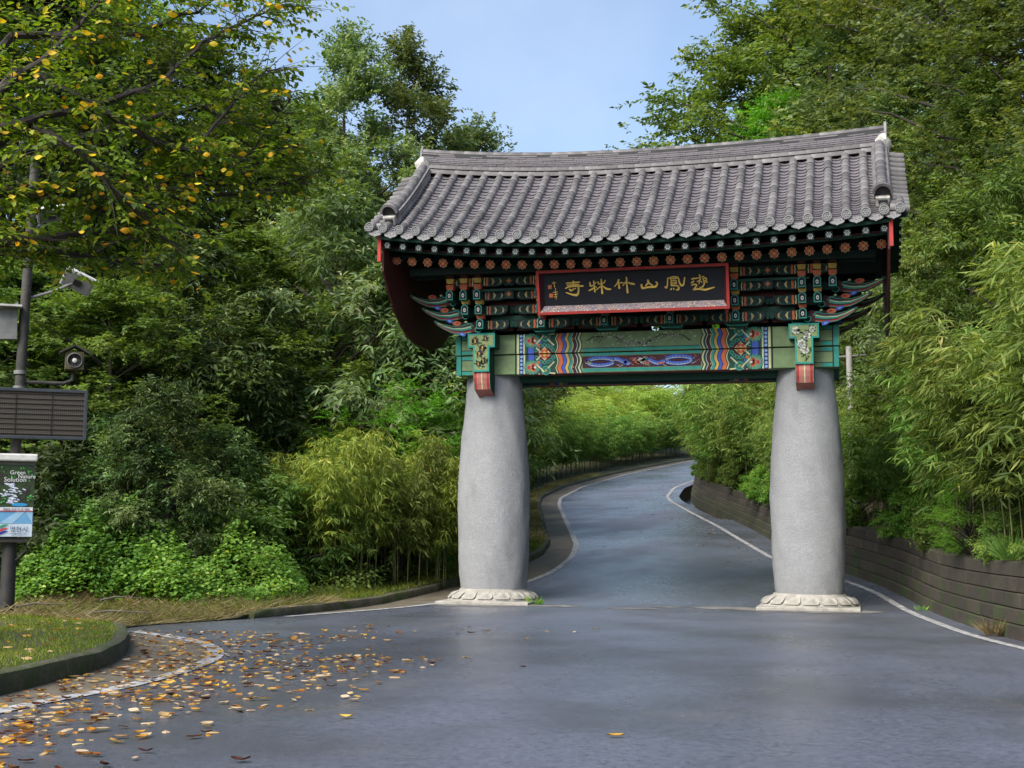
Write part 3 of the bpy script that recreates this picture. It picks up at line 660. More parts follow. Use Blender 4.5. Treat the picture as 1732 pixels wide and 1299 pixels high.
# eave ends: round discs with a flower in relief, and pointed drip tiles
def disc_end():
    m = MB().lathe([(.094, 0), (.098, .012), (.096, .04), (.078, .044), (.074, .03), (.001, .03)], 'end_tile', 16)
    for k in range(6): m.lathe([(.018, .03), (.012, .042), (.001, .044)], 'end_tile', 6, (.045*math.cos(k*PI/3), .045*math.sin(k*PI/3), 0))
    return m.lathe([(.016, .03), (.012, .042), (.001, .044)], 'end_tile', 8).mesh('round_end_tile', True, 40)
de = disc_end()
for x in RIBX+[-5.22, -4.93, 4.93, 5.22]:
    o, q, t, n = roof_frame(x, 0, .03); f = nrm(np.array([0, -1.0, .03])); q = nrm(q-f*np.dot(q, f)); link('round_end_tile', de, roofo, frame(o+f*.03, q, nrm(np.cross(f, q)), f))
def drip():
    N = 10; top = [(-.165+.33*k/N, .045*((2*k/N-1)**2)-.02) for k in range(N+1)]; bot = [(.165-.33*k/N, -.03-.11*math.sqrt(max(0, 1-(2*k/N-1)**2))-(.022 if k == N//2 else 0)) for k in range(N+1)]
    bot[0] = (.165, .0); bot[-1] = (-.165, .0)
    m = MB().prism(top[::-1]+bot[::-1], (0, 0, 0), (1, 0, 0), (0, 0, 1), (0, -1, 0), .03, 'end_tile')
    for (x, z, r) in ((0, -.075, .022), (-.06, -.055, .018), (.06, -.055, .018), (-.105, -.035, .012), (.105, -.035, .012)):
        m.add([(x+r*math.cos(a*PI/3), -.001, z+r*math.sin(a*PI/3)) for a in range(6)]+[(x, -.014, z)], [(i, (i+1) % 6, 6) for i in range(6)], 'end_tile')
    return m.mesh('drip_tile')
dm = drip()
for x in chx+[-5.09, 5.09]:
    o, q, t, n = roof_frame(x, 0, -.01); f = np.array([0, -1, 0]); link('drip_tile', dm, roofo, frame(o+f*.04, q, nrm(np.cross(q, f))*-1 if False else np.array([0, 1, 0]), np.array([0, 0, 1])) @ Matrix.Rotation(math.radians(-14), 4, 'X'))
# main ridge
RE = 5.08
def ridge_z(x): return 9.27+(.31 if x < 0 else .17)*(abs(x)/5.1)**2.2
def ridge_run(name, r, y, dz, L, n=8):
    m = barrel(r, r*.94, L, n, .02).mesh(name, True, 50); k = int(2*(RE-.18)/L); 
    for i in range(k):
        x0 = -(RE-.18)+i*2*(RE-.18)/k; x1 = x0+2*(RE-.18)/k
        a = np.array([x0, y, ridge_z(x0)+dz]); b = np.array([x1, y, ridge_z(x1)+dz]); t = nrm(b-a); nn = nrm(np.array([0, 0, 1])-t*t[2]); q = np.cross(t, nn); link(name, m, roofo, frame(a, q, t, nn))
ridge_run('ridge_base_tile', .095, -.21, .0, .33); ridge_run('ridge_base_tile', .07, -.15, .135, .36); ridge_run('ridge_base_tile', .095, .21, .0, .33)
rc = random.Random(9)
for c in range(7):
    m = MB(); z0 = .19+c*.043; d = .155-.006*c; x = -RE+.1*(c % 2)
    while x < RE-.05:
        L = min(rc.uniform(.28, .42), RE-x); a, b = x, x+L-.006; za, zb = ridge_z(a)+z0, ridge_z(b)+z0; e = rc.uniform(-.01, .012); th = .032
        V = [(a, -d-e, za), (b, -d-e, zb), (b, d+e, zb), (a, d+e, za), (a, -d-e, za+th), (b, -d-e, zb+th), (b, d+e, zb+th), (a, d+e, za+th)]
        m.add(V, [(3, 2, 1, 0), (4, 5, 6, 7), (0, 1, 5, 4), (2, 3, 7, 6), (1, 2, 6, 5), (3, 0, 4, 7)], 'pan_tile'); x += L
    m.build('ridge_course', roofo)
m = MB()
for i in range(20):
    a, b = -RE+i*2*RE/20, -RE+(i+1)*2*RE/20; za, zb = ridge_z(a)+.1, ridge_z(b)+.1
    m.add([(a, -.12, za-.25), (b, -.12, zb-.25), (b, -.12, zb+.40), (a, -.12, za+.40), (a, .12, za-.25), (b, .12, zb-.25), (b, .12, zb+.40), (a, .12, za+.40)], [(0, 1, 2, 3), (5, 4, 7, 6), (3, 2, 6, 7)], 'tile_dark')
m.build('ridge_core', roofo)
cap = barrel(.105, .098, .34, 8, .03).mesh('ridge_cap_tile', True, 50); k = 30
for i in range(k):
    x0 = -RE+i*2*RE/k; x1 = x0+2*RE/k; a = np.array([x0, 0, ridge_z(x0)+.49]); b = np.array([x1, 0, ridge_z(x1)+.49]); t = nrm(b-a); nn = nrm(np.array([0, 0, 1])-t*t[2]); link('ridge_cap_tile', cap, roofo, frame(a, np.cross(t, nn), t, nn))
# ridge ends: upturned end tile and white plaster
for sg in (-1, 1):
    z = ridge_z(sg*RE)
    m = MB(); pr = [(-.14, .12), (.14, .12), (.16, .35), (.12, .52), (.03, .66), (-.03, .66), (-.12, .52), (-.16, .35)]
    m.prism(pr, (sg*(RE+.0), 0, z), (0, sg*1.0, 0), (0, 0, 1), (sg*1.0, 0, 0), .05, 'roof_tile'); m.build('ridge_end_tile', roofo)
    rp = random.Random(20+sg); prof = [(.12, -.1), (.15, .04), (.13, .18), (.09, .28), (.04, .33)]
    m = MB().lathe(prof, 'plaster', 12, (sg*(RE-.08), -.2, z+.02), lambda r, zz, a: r*(1+.3*math.sin(3*a+zz*17)+.16*math.sin(7*a+zz*9))); m.build('ridge_plaster', roofo, smooth=True)
# descending ridges at the gables: two flat courses and barrel caps, dark round mouth and plaster at the foot
for sg in (-1, 1):
    for face in (-1, 1):
        s0, s1 = .16, .97; N = 9
        def gp(s, dn): 
            o, q, t, n = roof_frame(sg*4.93, s, dn); return np.array([o[0], o[1]*(-face), o[2]]) if face == 1 else o
        for (dn0, dn1, hw) in ((-.04, .10, .15), (.105, .155, .17), (.16, .21, .15)):
            m = MB(); V = []; F = []
            ss = np.linspace(s0, s1, N+1)
            for s in ss:
                for (dx, dn) in ((-hw, dn0), (hw, dn0), (hw, dn1), (-hw, dn1)):
                    q = gp(s, dn); V.append((q[0]+dx, q[1], q[2]))
            for i in range(N):
                for k in range(4): F.append((i*4+k, i*4+(k+1) % 4, (i+1)*4+(k+1) % 4, (i+1)*4+k))
            F += [(3, 2, 1, 0), tuple(4*N+k for k in range(4))]
            if face == 1: F = [f[::-1] for f in F]
            m.add(V, F, 'roof_tile' if dn0 > 0 else 'plaster'); m.build('descending_course', roofo)
        kk = 8
        for i in range(kk):
            a, b = gp(s0+(s1-s0)*i/kk, .215), gp(s0+(s1-s0)*(i+1)/kk, .215); t = nrm(b-a); nn = nrm(np.array([0, 0, 1])-t*t[2]); link('descending_cap_tile', cap, roofo, frame(a, np.cross(t, nn), t, nn))
        a = gp(s0, .20); b = gp(s0+.1, .20); f = nrm(a-b)
        up_ = nrm(np.array([0, 0, 1])-f*f[2]); sd_ = np.cross(up_, f)
        arc = [(.19*math.cos(PI*k/10), .05+.2*math.sin(PI*k/10)) for k in range(11)]; inner = [(.145*math.cos(PI*k/10), .04+.155*math.sin(PI*k/10)) for k in range(11)]
        m = MB(); m.prism(arc+[(-.15, -.02), (.15, -.02)], a+f*.03, sd_, up_, f, .05, 'tile_dark', 'roof_tile')
        for k in range(10):
            q = [arc[k], arc[k+1], inner[k+1], inner[k]]; m.prism(q, a+f*.12, sd_, up_, f, .12, 'roof_tile')
        m.build('ridge_mouth_tile', roofo)
        m = MB().box((0, 0, 0), (.27, .16, .2), 'plaster', frame(a+f*.09-up_*.11, sd_, f, up_), .8); m.box((0, .085, .02), (.17, .03, .085), 'tile_dark', frame(a+f*.09-up_*.11, sd_, f, up_)); m.build('foot_plaster', roofo, bevel=.03)
    # short tiles laid across the slope, ends to the gable
    st = barrel(.075, .07, .34, 6, .03).mesh('gable_tile', True, 50)
    for face in (-1, 1):
        for k in range(13):
            o, q, t, n = roof_frame(sg*5.04, .07+k*.071, .015)
            if face == 1: o = o*np.array([1, -1, 1]); t = t*np.array([1, -1, 1]); n = n*np.array([1, -1, 1])
            out = nrm(np.array([sg*1.0, 0, -.12])); nn = nrm(n-out*np.dot(n, out)); link('gable_tile', st, roofo, frame(o, np.cross(out, nn), out, nn))
# gable planks and bargeboards
def soffit_z(y, x=5.0):
    s = min(max((abs(y)-abs(YE))/(abs(YT)-abs(YE)), 0), 1); return roof_pt(x, s)[2]-.2
def bowl_z(y): return 5.62+1.3*(abs(y)/2.75)**2.6
for sg in (-1, 1):
    npl = 18; ys = np.linspace(-2.7, 2.7, npl+1)
    for i in range(npl):
        a, b = ys[i]+.006, ys[i+1]-.006; zt = [soffit_z(a, sg*5.0), soffit_z(b, sg*5.0)]; zb = [min(bowl_z(a), zt[0]-.05), min(bowl_z(b), zt[1]-.05)]; x0, x1 = sg*4.99, sg*5.03
        V = [(x0, a, zb[0]), (x0, b, zb[1]), (x0, b, zt[1]), (x0, a, zt[0]), (x1, a, zb[0]), (x1, b, zb[1]), (x1, b, zt[1]), (x1, a, zt[0])]
        F = [(0, 1, 2, 3), (7, 6, 5, 4), (0, 4, 5, 1), (3, 2, 6, 7), (0, 3, 7, 4), (1, 5, 6, 2)]
        MB().add(V, F if sg > 0 else [f[::-1] for f in F], P['dkred']).build('gable_plank', gate)
    m = MB(); yy = np.linspace(-2.78, 2.78, 25); V = []; F = []
    for y in yy:
        z = soffit_z(y, sg*5.0)+.1; 
        for (dx, dz) in ((.035, -.32), (.085, -.32), (.085, 0), (.035, 0)): V.append((sg*(5.0+dx), y, z+dz))
    for i in range(24):
        for k in range(4): F.append((i*4+k, i*4+(k+1) % 4, (i+1)*4+(k+1) % 4, (i+1)*4+k))
    F += [(0, 1, 2, 3), tuple(4*24+k for k in (3, 2, 1, 0))]
    m.add(V, F if sg < 0 else [f[::-1] for f in F], P['red']); m.build('bargeboard', gate)
    MB().box((sg*5.05, -2.80, 7.24+float(lift(sg*5.0))-.26), (.075, .05, .55), P['red']).build('bargeboard_end', gate, bevel=.01)

# ---- rafters with painted ends
fl_red = Paint(0)
fl_red.disc(0, 0, .082, 'dkgreen', 1, 16)
for k in range(8): fl_red.disc(.060*math.cos(k*PI/4), .060*math.sin(k*PI/4), .042, 'cream', 3, 8, .027, k*PI/4)
for k in range(8): fl_red.disc(.060*math.cos(k*PI/4), .060*math.sin(k*PI/4), .036, 'orange' if k % 2 else 'red', 4, 8, .021, k*PI/4)
fl_red.disc(0, 0, .022, 'yellow', 5, 8)
fl_red = fl_red.mesh('painted_flower')
fl_wh = Paint(0)
for k in range(6): fl_wh.disc(.040*math.cos(k*PI/3), .040*math.sin(k*PI/3), .020, 'white', 1, 8)
fl_wh.disc(0, 0, .014, 'white', 1, 8); fl_wh = fl_wh.mesh('painted_flower')
rm = MB().tube([(0, 0, 0), (0, 2.2, .98)], [.078, .09], P['deepgreen'], 10).mesh('round_rafter', True, 40)
fm = MB(); fm.add([(a*.07, y, b*.075+z) for (y, z) in ((0, 0), (.9, .36)) for b in (-1, 1) for a in (-1, 1)], [(0, 1, 3, 2), (5, 4, 6, 7), (0, 4, 5, 1), (2, 3, 7, 6), (0, 2, 6, 4), (1, 5, 7, 3)], P['deepgreen']); fm = fm.mesh('flying_rafter')
for i in range(30):
    x = -4.88+9.76*i/29; L = float(lift(x))
    o = link('round_rafter', rm, gate, Matrix.Translation((x, -2.2, 6.925+L*.8))); link('painted_flower', fl_red, o, Matrix.Translation((0, -.004, -.002)) @ Matrix.Rotation(math.radians(24), 4, 'X'))
    x = -4.93+9.86*i/29; L = float(lift(x))
    o = link('flying_rafter', fm, gate, Matrix.Translation((x, -2.68, 7.085+L))); link('painted_flower', fl_wh, o, Matrix.Translation((0, -.003, .0)))
ceil = MB(); ceil.add([(-4.98, -2.35, 7.20), (4.98, -2.35, 7.20), (4.98, -.1, 8.3), (-4.98, -.1, 8.3), (-4.98, 2.35, 7.2), (4.98, 2.35, 7.2)], [(0, 1, 2, 3), (3, 2, 5, 4)], P['deepgreen']); ceil.build('soffit_board', gate)

# ---- bracket sets
inner = MB().box((0, 0, 6.9), (8.0, .12, 1.75), P['deepgreen']).build('inner_wall', gate)
for (xa, xb) in ((-4.0, -.93), (-.78, .13), (.30, 1.42), (1.58, 4.0)): MB().box(((xa+xb)/2, 0, 5.9), (xb-xa, .1, .246), P['deepgreen']).build('filler_board', gate)
for y in (-1.55, -1.1, 1.1, 1.55): MB().box((0, y, 7.02), (9.6, .16, .16), P['deepgreen']).build('purlin', gate, bevel=.02)
arm = MB()
hexp = [(-.075, -.11), (.075, -.11), (.075, .06), (0, .12), (-.075, .06)]
arm.prism(hexp, (0, 0, 0), (1, 0, 0), (0, 0, 1), (0, -1, 0), 1.1, P['teal'], P['dkgreen'])
ap = Paint(0); ap.poly([(a*.78, b*.8) for a, b in hexp], 'black', 1); ap.disc(0, -.015, .030, 'white', 2, 8, .045); ap.disc(0, -.015, .016, 'black', 3, 6, .018)
for v_, f_, k_ in ((ap.v, ap.f, ap.m),):
    for f, k in zip(f_, k_): arm.add([v_[i] for i in f], [list(range(len(f)))], ap.names[k])
arm = arm.mesh('bracket_arm')
blk = MB().box((0, 0, 0), (.17, .2, .11), P['orange'], None, .8).mesh('bearing_block'); blk2 = MB().box((0, 0, 0), (.17, .2, .1), P['gold'], None, .8).mesh('bearing_block'); blk3 = MB().box((0, 0, 0), (.17, .2, .12), P['dkred'], None, .8).mesh('bearing_block')
def lateral(lo, flip):
    """one stepped cross arm with painted end pieces, running to +X"""
    p = Paint(0); L = .58
    q = MB().prism([(0, 0), (L-.16, 0), (L-.06, .025), (L, .09), (L, .2), (0, .2)], (0, .0, 0), (1, 0, 0), (0, 0, 1), (0, -1, 0), .12, P['deepgreen'], P['deepgreen'])
    zs = np.linspace(.01, .19, 6)
    p.ribbon([(.13+.006*math.sin(k*2), z) for k, z in enumerate(zs)], .02, 'cream', 1); p.ribbon([(.19+.006*math.sin(k*2+1), z) for k, z in enumerate(zs)], .045, 'orange', 1)
    for (x, s) in ((.30, .055), (.47, .042)):
        p.poly([(x, .1-s*1.5), (x+s, .1), (x, .1+s*1.5)], 'cream', 1); p.poly([(x+.005, .1-s*.9), (x+s*.7, .1), (x+.005, .1+s*.9)], 'gold', 2); p.disc(x+.016, .1, .013, 'orange', 3, 6)
        p.ribbon([(x-.05, .18), (x+.035, .1), (x-.05, .02)], .008, 'teal', 1)
    for f, k in zip(p.f, p.m): q.add([p.v[i] for i in f], [list(range(len(f)))], p.names[k])
    return q
lat = lateral(0, 0).mesh('cross_arm')
latm = bpy.data.meshes.new('cross_arm'); 
SETX = [-PX-.01, -2.02, -.68, .68, 2.02, PX+.01]
MX = Matrix.Diagonal((-1, 1, 1, 1))
def ox_tongue():
    """upswept bracket end running to +X, painted teal and red on its front"""
    c = [(0, -.06), (.28, -.10), (.52, -.075), (.74, .03), (.92, .15)]
    topc = [(0, .17), (.28, .09), (.52, .085), (.74, .135), (.95, .215)]
    q = MB().prism(c+topc[::-1], (0, 0, 0), (1, 0, 0), (0, 0, 1), (0, -1, 0), .13, P['dkred'], P['deepgreen'])
    p = Paint(0)
    midl = [((a[0]+b[0])/2, (a[1]+b[1])/2) for a, b in zip(c, topc)]
    mids = [np.array(midl[0])+(np.array(midl[-1])-np.array(midl[0]))*0 for _ in ()]
    xs = np.linspace(.1, .86, 12); cz = np.interp(xs, [q_[0] for q_ in c], [q_[1] for q_ in c]); tz = np.interp(xs, [q_[0] for q_ in topc], [q_[1] for q_ in topc])
    p.ribbon(list(zip(xs, cz*.45+tz*.55)), [.075*(1-.6*k/11) for k in range(12)], 'teal', 2); p.ribbon(list(zip(xs, cz*.45+tz*.55+.012)), [.016]*12, 'cream', 3)
    p.ribbon(list(zip(xs, tz-.008)), .014, 'teal', 2); p.ribbon(list(zip(xs, cz+.008)), .016, 'teal', 2); p.ribbon(list(zip(xs, cz+.028)), .022, 'red', 3)
    p.ribbon([(.86, .19), (.92, .195), (.9, .165), (.83, .12)], .016, 'teal', 3)
    for (x, z, a, b, c_, r) in ((.42, .135, .095, .05, 'orange', .05), (.40, .138, .04, .02, 'red', .05), (.30, -.105, .085, .04, 'blue', .35), (.30, -.105, .04, .015, 'ltblue', .35), (.22, .16, .03, .02, 'cream', 0)):
        q.prism([(x+a*math.cos(t*PI/5)*math.cos(r)-b*math.sin(t*PI/5)*math.sin(r), z+a*math.cos(t*PI/5)*math.sin(r)+b*math.sin(t*PI/5)*math.cos(r)) for t in range(10)], (0, -.015 if b > .025 else -.02, 0), (1, 0, 0), (0, 0, 1), (0, -1, 0), .05, P[c_])
    sp = [(.02+.09*math.cos(t*.5+2.6)*(1-t*.055), .0+.09*math.sin(t*.5+2.6)*(1-t*.055)) for t in range(14)]
    p.ribbon([(.2, .13), (.12, .12), (.06, .06)], .026, 'teal', 3); p.ribbon([(q_[0]-.06, q_[1]) for q_ in sp], .022, 'teal', 3)
    for f, k in zip(p.f, p.m): q.add([p.v[i] for i in f], [list(range(len(f)))], p.names[k])
    return q
oxm = ox_tongue().mesh('ox_tongue_arm')
# mirrored copies of the two shared meshes (kept as real meshes so that no object has a negative scale)
def mirror(me, name):
    c = me.copy(); c.transform(MX); c.flip_normals(); c.name = name; return c
latm = mirror(lat, 'cross_arm'); oxmm = mirror(oxm, 'ox_tongue_arm')
for si, x in enumerate(SETX):
    outer = si in (0, 5); sg = -1 if si < 3 else 1
    m = MB().box((x, -.62, 5.86), (.56, .5, .2), P['dkgreen'], None, .72); 
    p = Paint(-.875)
    p.ribbon([(x-.28, 5.95), (x-.26, 5.86), (x-.20, 5.775), (x+.20, 5.775), (x+.26, 5.86), (x+.28, 5.95)], .022, 'teal', 1); p.ribbon([(x-.28, 5.945), (x+.28, 5.945)], .02, 'teal', 1)
    for f, k in zip(p.f, p.m): m.add([p.v[i] for i in f], [list(range(len(f)))], p.names[k])
    bs = m.build('bracket_set', gate)
    MB().box((x, .62, 5.86), (.56, .5, .2), P['dkgreen'], None, .72).build('rear_bowl_block', bs)
    for tier in range(3):
        z = 5.93+.295*tier; cols = tier+1 if outer else 1
        for c in range(cols):
            xx = x+sg*.30*c if outer else x; yf = -1.22-.13*tier
            link('bracket_arm', arm, bs, Matrix.Translation((xx, yf, z)))
            link('bearing_block', blk if tier != 1 else blk2, bs, Matrix.Translation((xx, yf+.12, z+.165)))
            if tier == 2:
                for j, bm_ in enumerate((blk2, blk3)): link('bearing_block', bm_, bs, Matrix.Translation((xx, yf+.12, z+.30+.13*j)))
        for s2 in (-1, 1):
            if outer and s2 == sg: continue
            link('cross_arm', lat if s2 > 0 else latm, bs, Matrix.Translation((x, -.98-.12*tier, z-.10)))
        for s2 in (-1, 1):      # deeper arms, set back, with red ends
            MB().box((x+s2*.34, -.74, z+.0), (.56, .1, .2), P['dkred']).build('inner_arm', bs)
            for j in range(2): MB().box((x+s2*(.42+.2*j), -.86, z+.02), (.10, .16, .13), P['dkgreen' if j else 'dkred'], None, .7).build('arm_block', bs)
        # plain arms at the back
        MB().box((x, 1.05+.06*tier, z), (1.0, .12, .2), P['dkgreen']).build('rear_arm', bs)
        if outer:
            for yy in (-1.02, .95): link('ox_tongue_arm', oxm if sg > 0 else oxmm, bs, Matrix.Translation((x+sg*(.14+.28*tier), yy-.0*tier, z-.085)))
            MB().box((x+sg*(.3+.14*tier), 0, z-.02), (.6+.28*tier, 2.0, .16), P['deepgreen']).build('tie_arm', bs)
    for tier, z in ((3, 6.80),):
        for s2 in (-1, 1): link('cross_arm', lat if s2 > 0 else latm, bs, Matrix.Translation((x, -1.34, z-.10)))
# painted centre lozenges between the sets
for xm in (-2.68, 2.68):
    for z in (6.52, 6.80):
        p = Paint(-1.36); p.poly([(xm-.085, z), (xm, z-.085), (xm+.085, z), (xm, z+.085)], 'dkgreen', 1); 
        for (a, b) in ((-.03, 0), (.03, 0), (0, -.03), (0, .03)): p.disc(xm+a, z+b, .021, 'orange', 2, 8)
        p.disc(xm, z, .014, 'gold', 3, 6); p.add([(xm-.1, -1.355, z-.1), (xm+.1, -1.355, z-.1), (xm+.1, -1.25, z-.1), (xm-.1, -1.25, z-.1), (xm-.1, -1.355, z+.1), (xm+.1, -1.355, z+.1), (xm+.1, -1.25, z+.1), (xm-.1, -1.25, z+.1)], [(0, 1, 5, 4), (1, 2, 6, 5), (3, 0, 4, 7)], P['deepgreen']); p.build('lozenge_block', gate)
for (xa, xb) in ((-3.2, -2.1), (-1.95, -.75), (.75, 1.95), (2.1, 3.2)):
    for k, z in enumerate((6.08, 6.375, 6.67)): MB().box(((xa+xb)/2, -.86-.04*k, z), (xb-xa, .04, .10), P['dkred' if k % 2 else 'dkgreen']).build('infill_board', gate)
MB().box((0, -1.30, 6.62), (7.0, .05, .05), P['dkgreen']).build('tie_rail', gate)

# ---- name board: hung under the eave, leaning forward
BW, BH = 3.66, .66
nb = empty('name_board', (0.0, -1.70, 6.17), 0, 'black name board with six gold Chinese characters in a red frame under the eave', 'sign')
tilt = math.radians(13)
UV = Matrix.Rotation(tilt, 4, 'X')      # leans out at the top
pnl = MB().box((0, .03, BH/2), (BW, .05, BH), P['board']).build('panel', nb, matrix=UV)
def fr(name, pts, mat, mside=None):
    V = pts; m = MB(); m.add(V, [(0, 1, 2, 3)], mat); return m
def flowerband():
    m, nt, b = newmat('flower_band')
    tc = nt.nodes.new("ShaderNodeTexCoord"); vo = nt.nodes.new("ShaderNodeTexVoronoi"); vo.inputs['Scale'].default_value = 17; vo.inputs['Randomness'].default_value = .55; nt.links.new(tc.outputs['Object'], vo.inputs['Vector'])
    c = _ramp(nt, vo.outputs['Distance'], [(.0, (.7, .66, .5)), (.22, (.66, .6, .55)), (.3, (.42, .14, .1)), (.5, (.12, .16, .12)), (.7, (.5, .35, .3))])
    c = _mix(nt, _ramp(nt, vo.outputs['Color'], [(.3, 0.0), (.7, .45)]), c, (.14, .16, .28)); nt.links.new(c, b.inputs['Base Color']); b.inputs['Roughness'].default_value = .5
flowerband()
dpt = -.12; es, eb, et = .07, .115, .02
inr = [(-BW/2, 0), (BW/2, 0), (BW/2, BH), (-BW/2, BH)]; out = [(-BW/2-es, -eb), (BW/2+es, -eb), (BW/2+es, BH+et), (-BW/2-es, BH+et)]
for i, nme in enumerate(('bottom', 'right', 'top', 'left')):
    a, b = inr[i], inr[(i+1) % 4]; c, d = out[(i+1) % 4], out[i]
    m = MB().add([(a[0], 0, a[1]), (b[0], 0, b[1]), (c[0], dpt, c[1]), (d[0], dpt, d[1])], [(3, 2, 1, 0)], 'flower_band' if nme == 'bottom' else P['maroon'])
    # red outer lip
    ctr = np.array([0, BH/2]); lip = .055
    def outp(p): return (p[0]+math.copysign(lip, p[0]), p[1]+math.copysign(lip, p[1]-BH/2))
    C, D = outp(c), outp(d)
    V = [(d[0], dpt, d[1]), (c[0], dpt, c[1]), (C[0], dpt, C[1]), (D[0], dpt, D[1]), (d[0], dpt+.16, d[1]), (c[0], dpt+.16, c[1]), (C[0], dpt+.16, C[1]), (D[0], dpt+.16, D[1])]
    m.add(V, [(0, 1, 2, 3)[::-1], (2, 3, 7, 6)[::-1], (4, 5, 6, 7)], P['red']); m.build('frame_side', nb, matrix=UV)
# calligraphy traced as brush strokes: zoom pixels (scale 11.945) of two close views of the board
def AA(x, y): return (955+x/11.945, 460+y/11.945)
def BB(x, y): return (1085+x/11.945, 455+y/11.945)
CH_ = [
 ('A', [[(110, 207, 24), (250, 196, 26), (392, 190, 28)], [(258, 162, 26), (262, 258, 22)], [(125, 250, 22), (370, 236, 24)], [(85, 315, 18), (150, 283, 28), (300, 270, 26), (460, 268, 34)], [(365, 285, 30), (362, 400, 34), (322, 462, 46), (210, 442, 30), (92, 398, 14)], [(165, 328, 20), (205, 365, 36), (250, 335, 22), (312, 310, 14)]]),
 ('A', [[(607, 195, 22), (612, 280, 30), (680, 258, 20), (745, 190, 16)], [(688, 170, 26), (695, 290, 28), (705, 398, 24)], [(580, 368, 18), (640, 340, 30), (695, 305, 22)], [(700, 285, 14), (745, 300, 16)], [(778, 180, 18), (785, 232, 26), (850, 235, 20), (900, 215, 22), (932, 160, 20)], [(848, 138, 26), (850, 290, 30), (858, 432, 36)], [(735, 352, 18), (840, 278, 22)], [(862, 268, 18), (955, 342, 36), (1042, 345, 26)]]),
 ('A', [[(1215, 148, 28), (1180, 230, 26), (1118, 292, 16)], [(1207, 190, 22), (1218, 328, 38)], [(1240, 216, 20), (1300, 216, 26)], [(1370, 108, 24), (1385, 165, 26), (1295, 276, 18)], [(1372, 195, 24), (1388, 425, 34)], [(1395, 208, 18), (1470, 238, 36), (1535, 248, 32)]]),
 ('B', [[(125, 318, 30), (135, 402, 36), (260, 374, 32), (420, 372, 40), (462, 300, 26), (425, 272, 24)], [(262, 232, 34), (275, 285, 32), (210, 345, 22)], [(275, 285, 30), (352, 345, 24)]]),
 ('B', [[(668, 195, 22), (662, 330, 24), (635, 400, 34), (602, 372, 18)], [(675, 200, 20), (780, 170, 28), (885, 182, 26), (905, 300, 28), (945, 358, 36), (990, 342, 28), (1018, 188, 20)], [(720, 215, 22), (850, 207, 22)], [(738, 235, 18), (735, 352, 18)], [(745, 250, 18), (845, 246, 18), (842, 320, 16)], [(745, 286, 16), (838, 282, 16)], [(745, 320, 16), (838, 316, 16)], [(738, 352, 22), (860, 352, 24), (892, 392, 28), (880, 438, 34), (838, 436, 22)], [(722, 436, 26), (745, 408, 20)], [(788, 432, 20), (785, 400, 16)]]),
 ('B', [[(1160, 228, 28), (1205, 208, 22)], [(1148, 302, 26), (1200, 268, 22)], [(1155, 352, 24), (1200, 328, 22), (1262, 345, 24), (1205, 425, 28), (1178, 442, 28), (1300, 425, 34), (1420, 450, 36), (1610, 398, 22)], [(1205, 218, 22), (1300, 205, 22)], [(1320, 142, 26), (1335, 245, 26), (1265, 280, 16)], [(1330, 240, 20), (1300, 325, 16)], [(1345, 270, 18), (1365, 300, 16)], [(1365, 185, 22), (1412, 176, 20)], [(1385, 222, 22), (1450, 206, 24), (1456, 262, 22), (1402, 268, 20), (1385, 222, 22)], [(1402, 268, 20), (1412, 325, 24), (1372, 392, 26), (1318, 396, 18)], [(1440, 285, 22), (1470, 292, 22)]]),
]
def brush(q, pts, w, y, m):
    """a stroke with rounded ends and a little thickness"""
    pts = [np.array(p) for p in pts]; X = []; W = []
    for i in range(len(pts)-1):
        for k in range(5): X.append(pts[i]+(pts[i+1]-pts[i])*k/5); W.append(w[i]+(w[i+1]-w[i])*k/5)
    X.append(pts[-1]); W.append(w[-1])
    # soften corners
    for _ in range(2): X = [X[0]]+[(X[i-1]+2*X[i]+X[i+1])/4 for i in range(1, len(X)-1)]+[X[-1]]
    L_ = []; R_ = []
    for i in range(len(X)):
        t = nrm(X[min(i+1, len(X)-1)]-X[max(i-1, 0)]); n = np.array([-t[1], t[0]])*W[i]/2; L_.append(X[i]+n); R_.append(X[i]-n)
    t0 = nrm(X[1]-X[0]); t1 = nrm(X[-1]-X[-2])
    out_ = R_+[X[-1]+t1*W[-1]*.45]+L_[::-1]+[X[0]-t0*W[0]*.45]
    for i in range(len(X)-1):
        q.add([(a[0], y, a[1]) for a in (R_[i], R_[i+1], L_[i+1], L_[i])], [(0, 1, 2, 3)], m)
        q.add([(R_[i][0], y, R_[i][1]), (R_[i+1][0], y, R_[i+1][1]), (R_[i+1][0], .004, R_[i+1][1]), (R_[i][0], .004, R_[i][1])], [(3, 2, 1, 0)], m)
        q.add([(L_[i][0], y, L_[i][1]), (L_[i+1][0], y, L_[i+1][1]), (L_[i+1][0], .004, L_[i+1][1]), (L_[i][0], .004, L_[i][1])], [(0, 1, 2, 3)], m)
    q.add([(a[0], y, a[1]) for a in (L_[0], X[0]-t0*W[0]*.45, R_[0])], [(0, 1, 2)], m); q.add([(a[0], y, a[1]) for a in (R_[-1], X[-1]+t1*W[-1]*.45, L_[-1])], [(0, 1, 2)], m)
SC = 85.0
def to_board(px, py):
    return ((px-1079)/SC, .30-(py-(488-(px-1079)*.0225))/SC)
for (zm, strokes) in CH_:
    q = MB(); f_ = AA if zm == 'A' else BB
    for k, st_ in enumerate(strokes):
        brush(q, [to_board(*f_(a, b)) for a, b, c in st_], [c/11.945/SC*1.12 for a, b, c in st_], -.012-.0006*k, P['gold'])
    q.build('character', nb, matrix=UV)
q = MB()
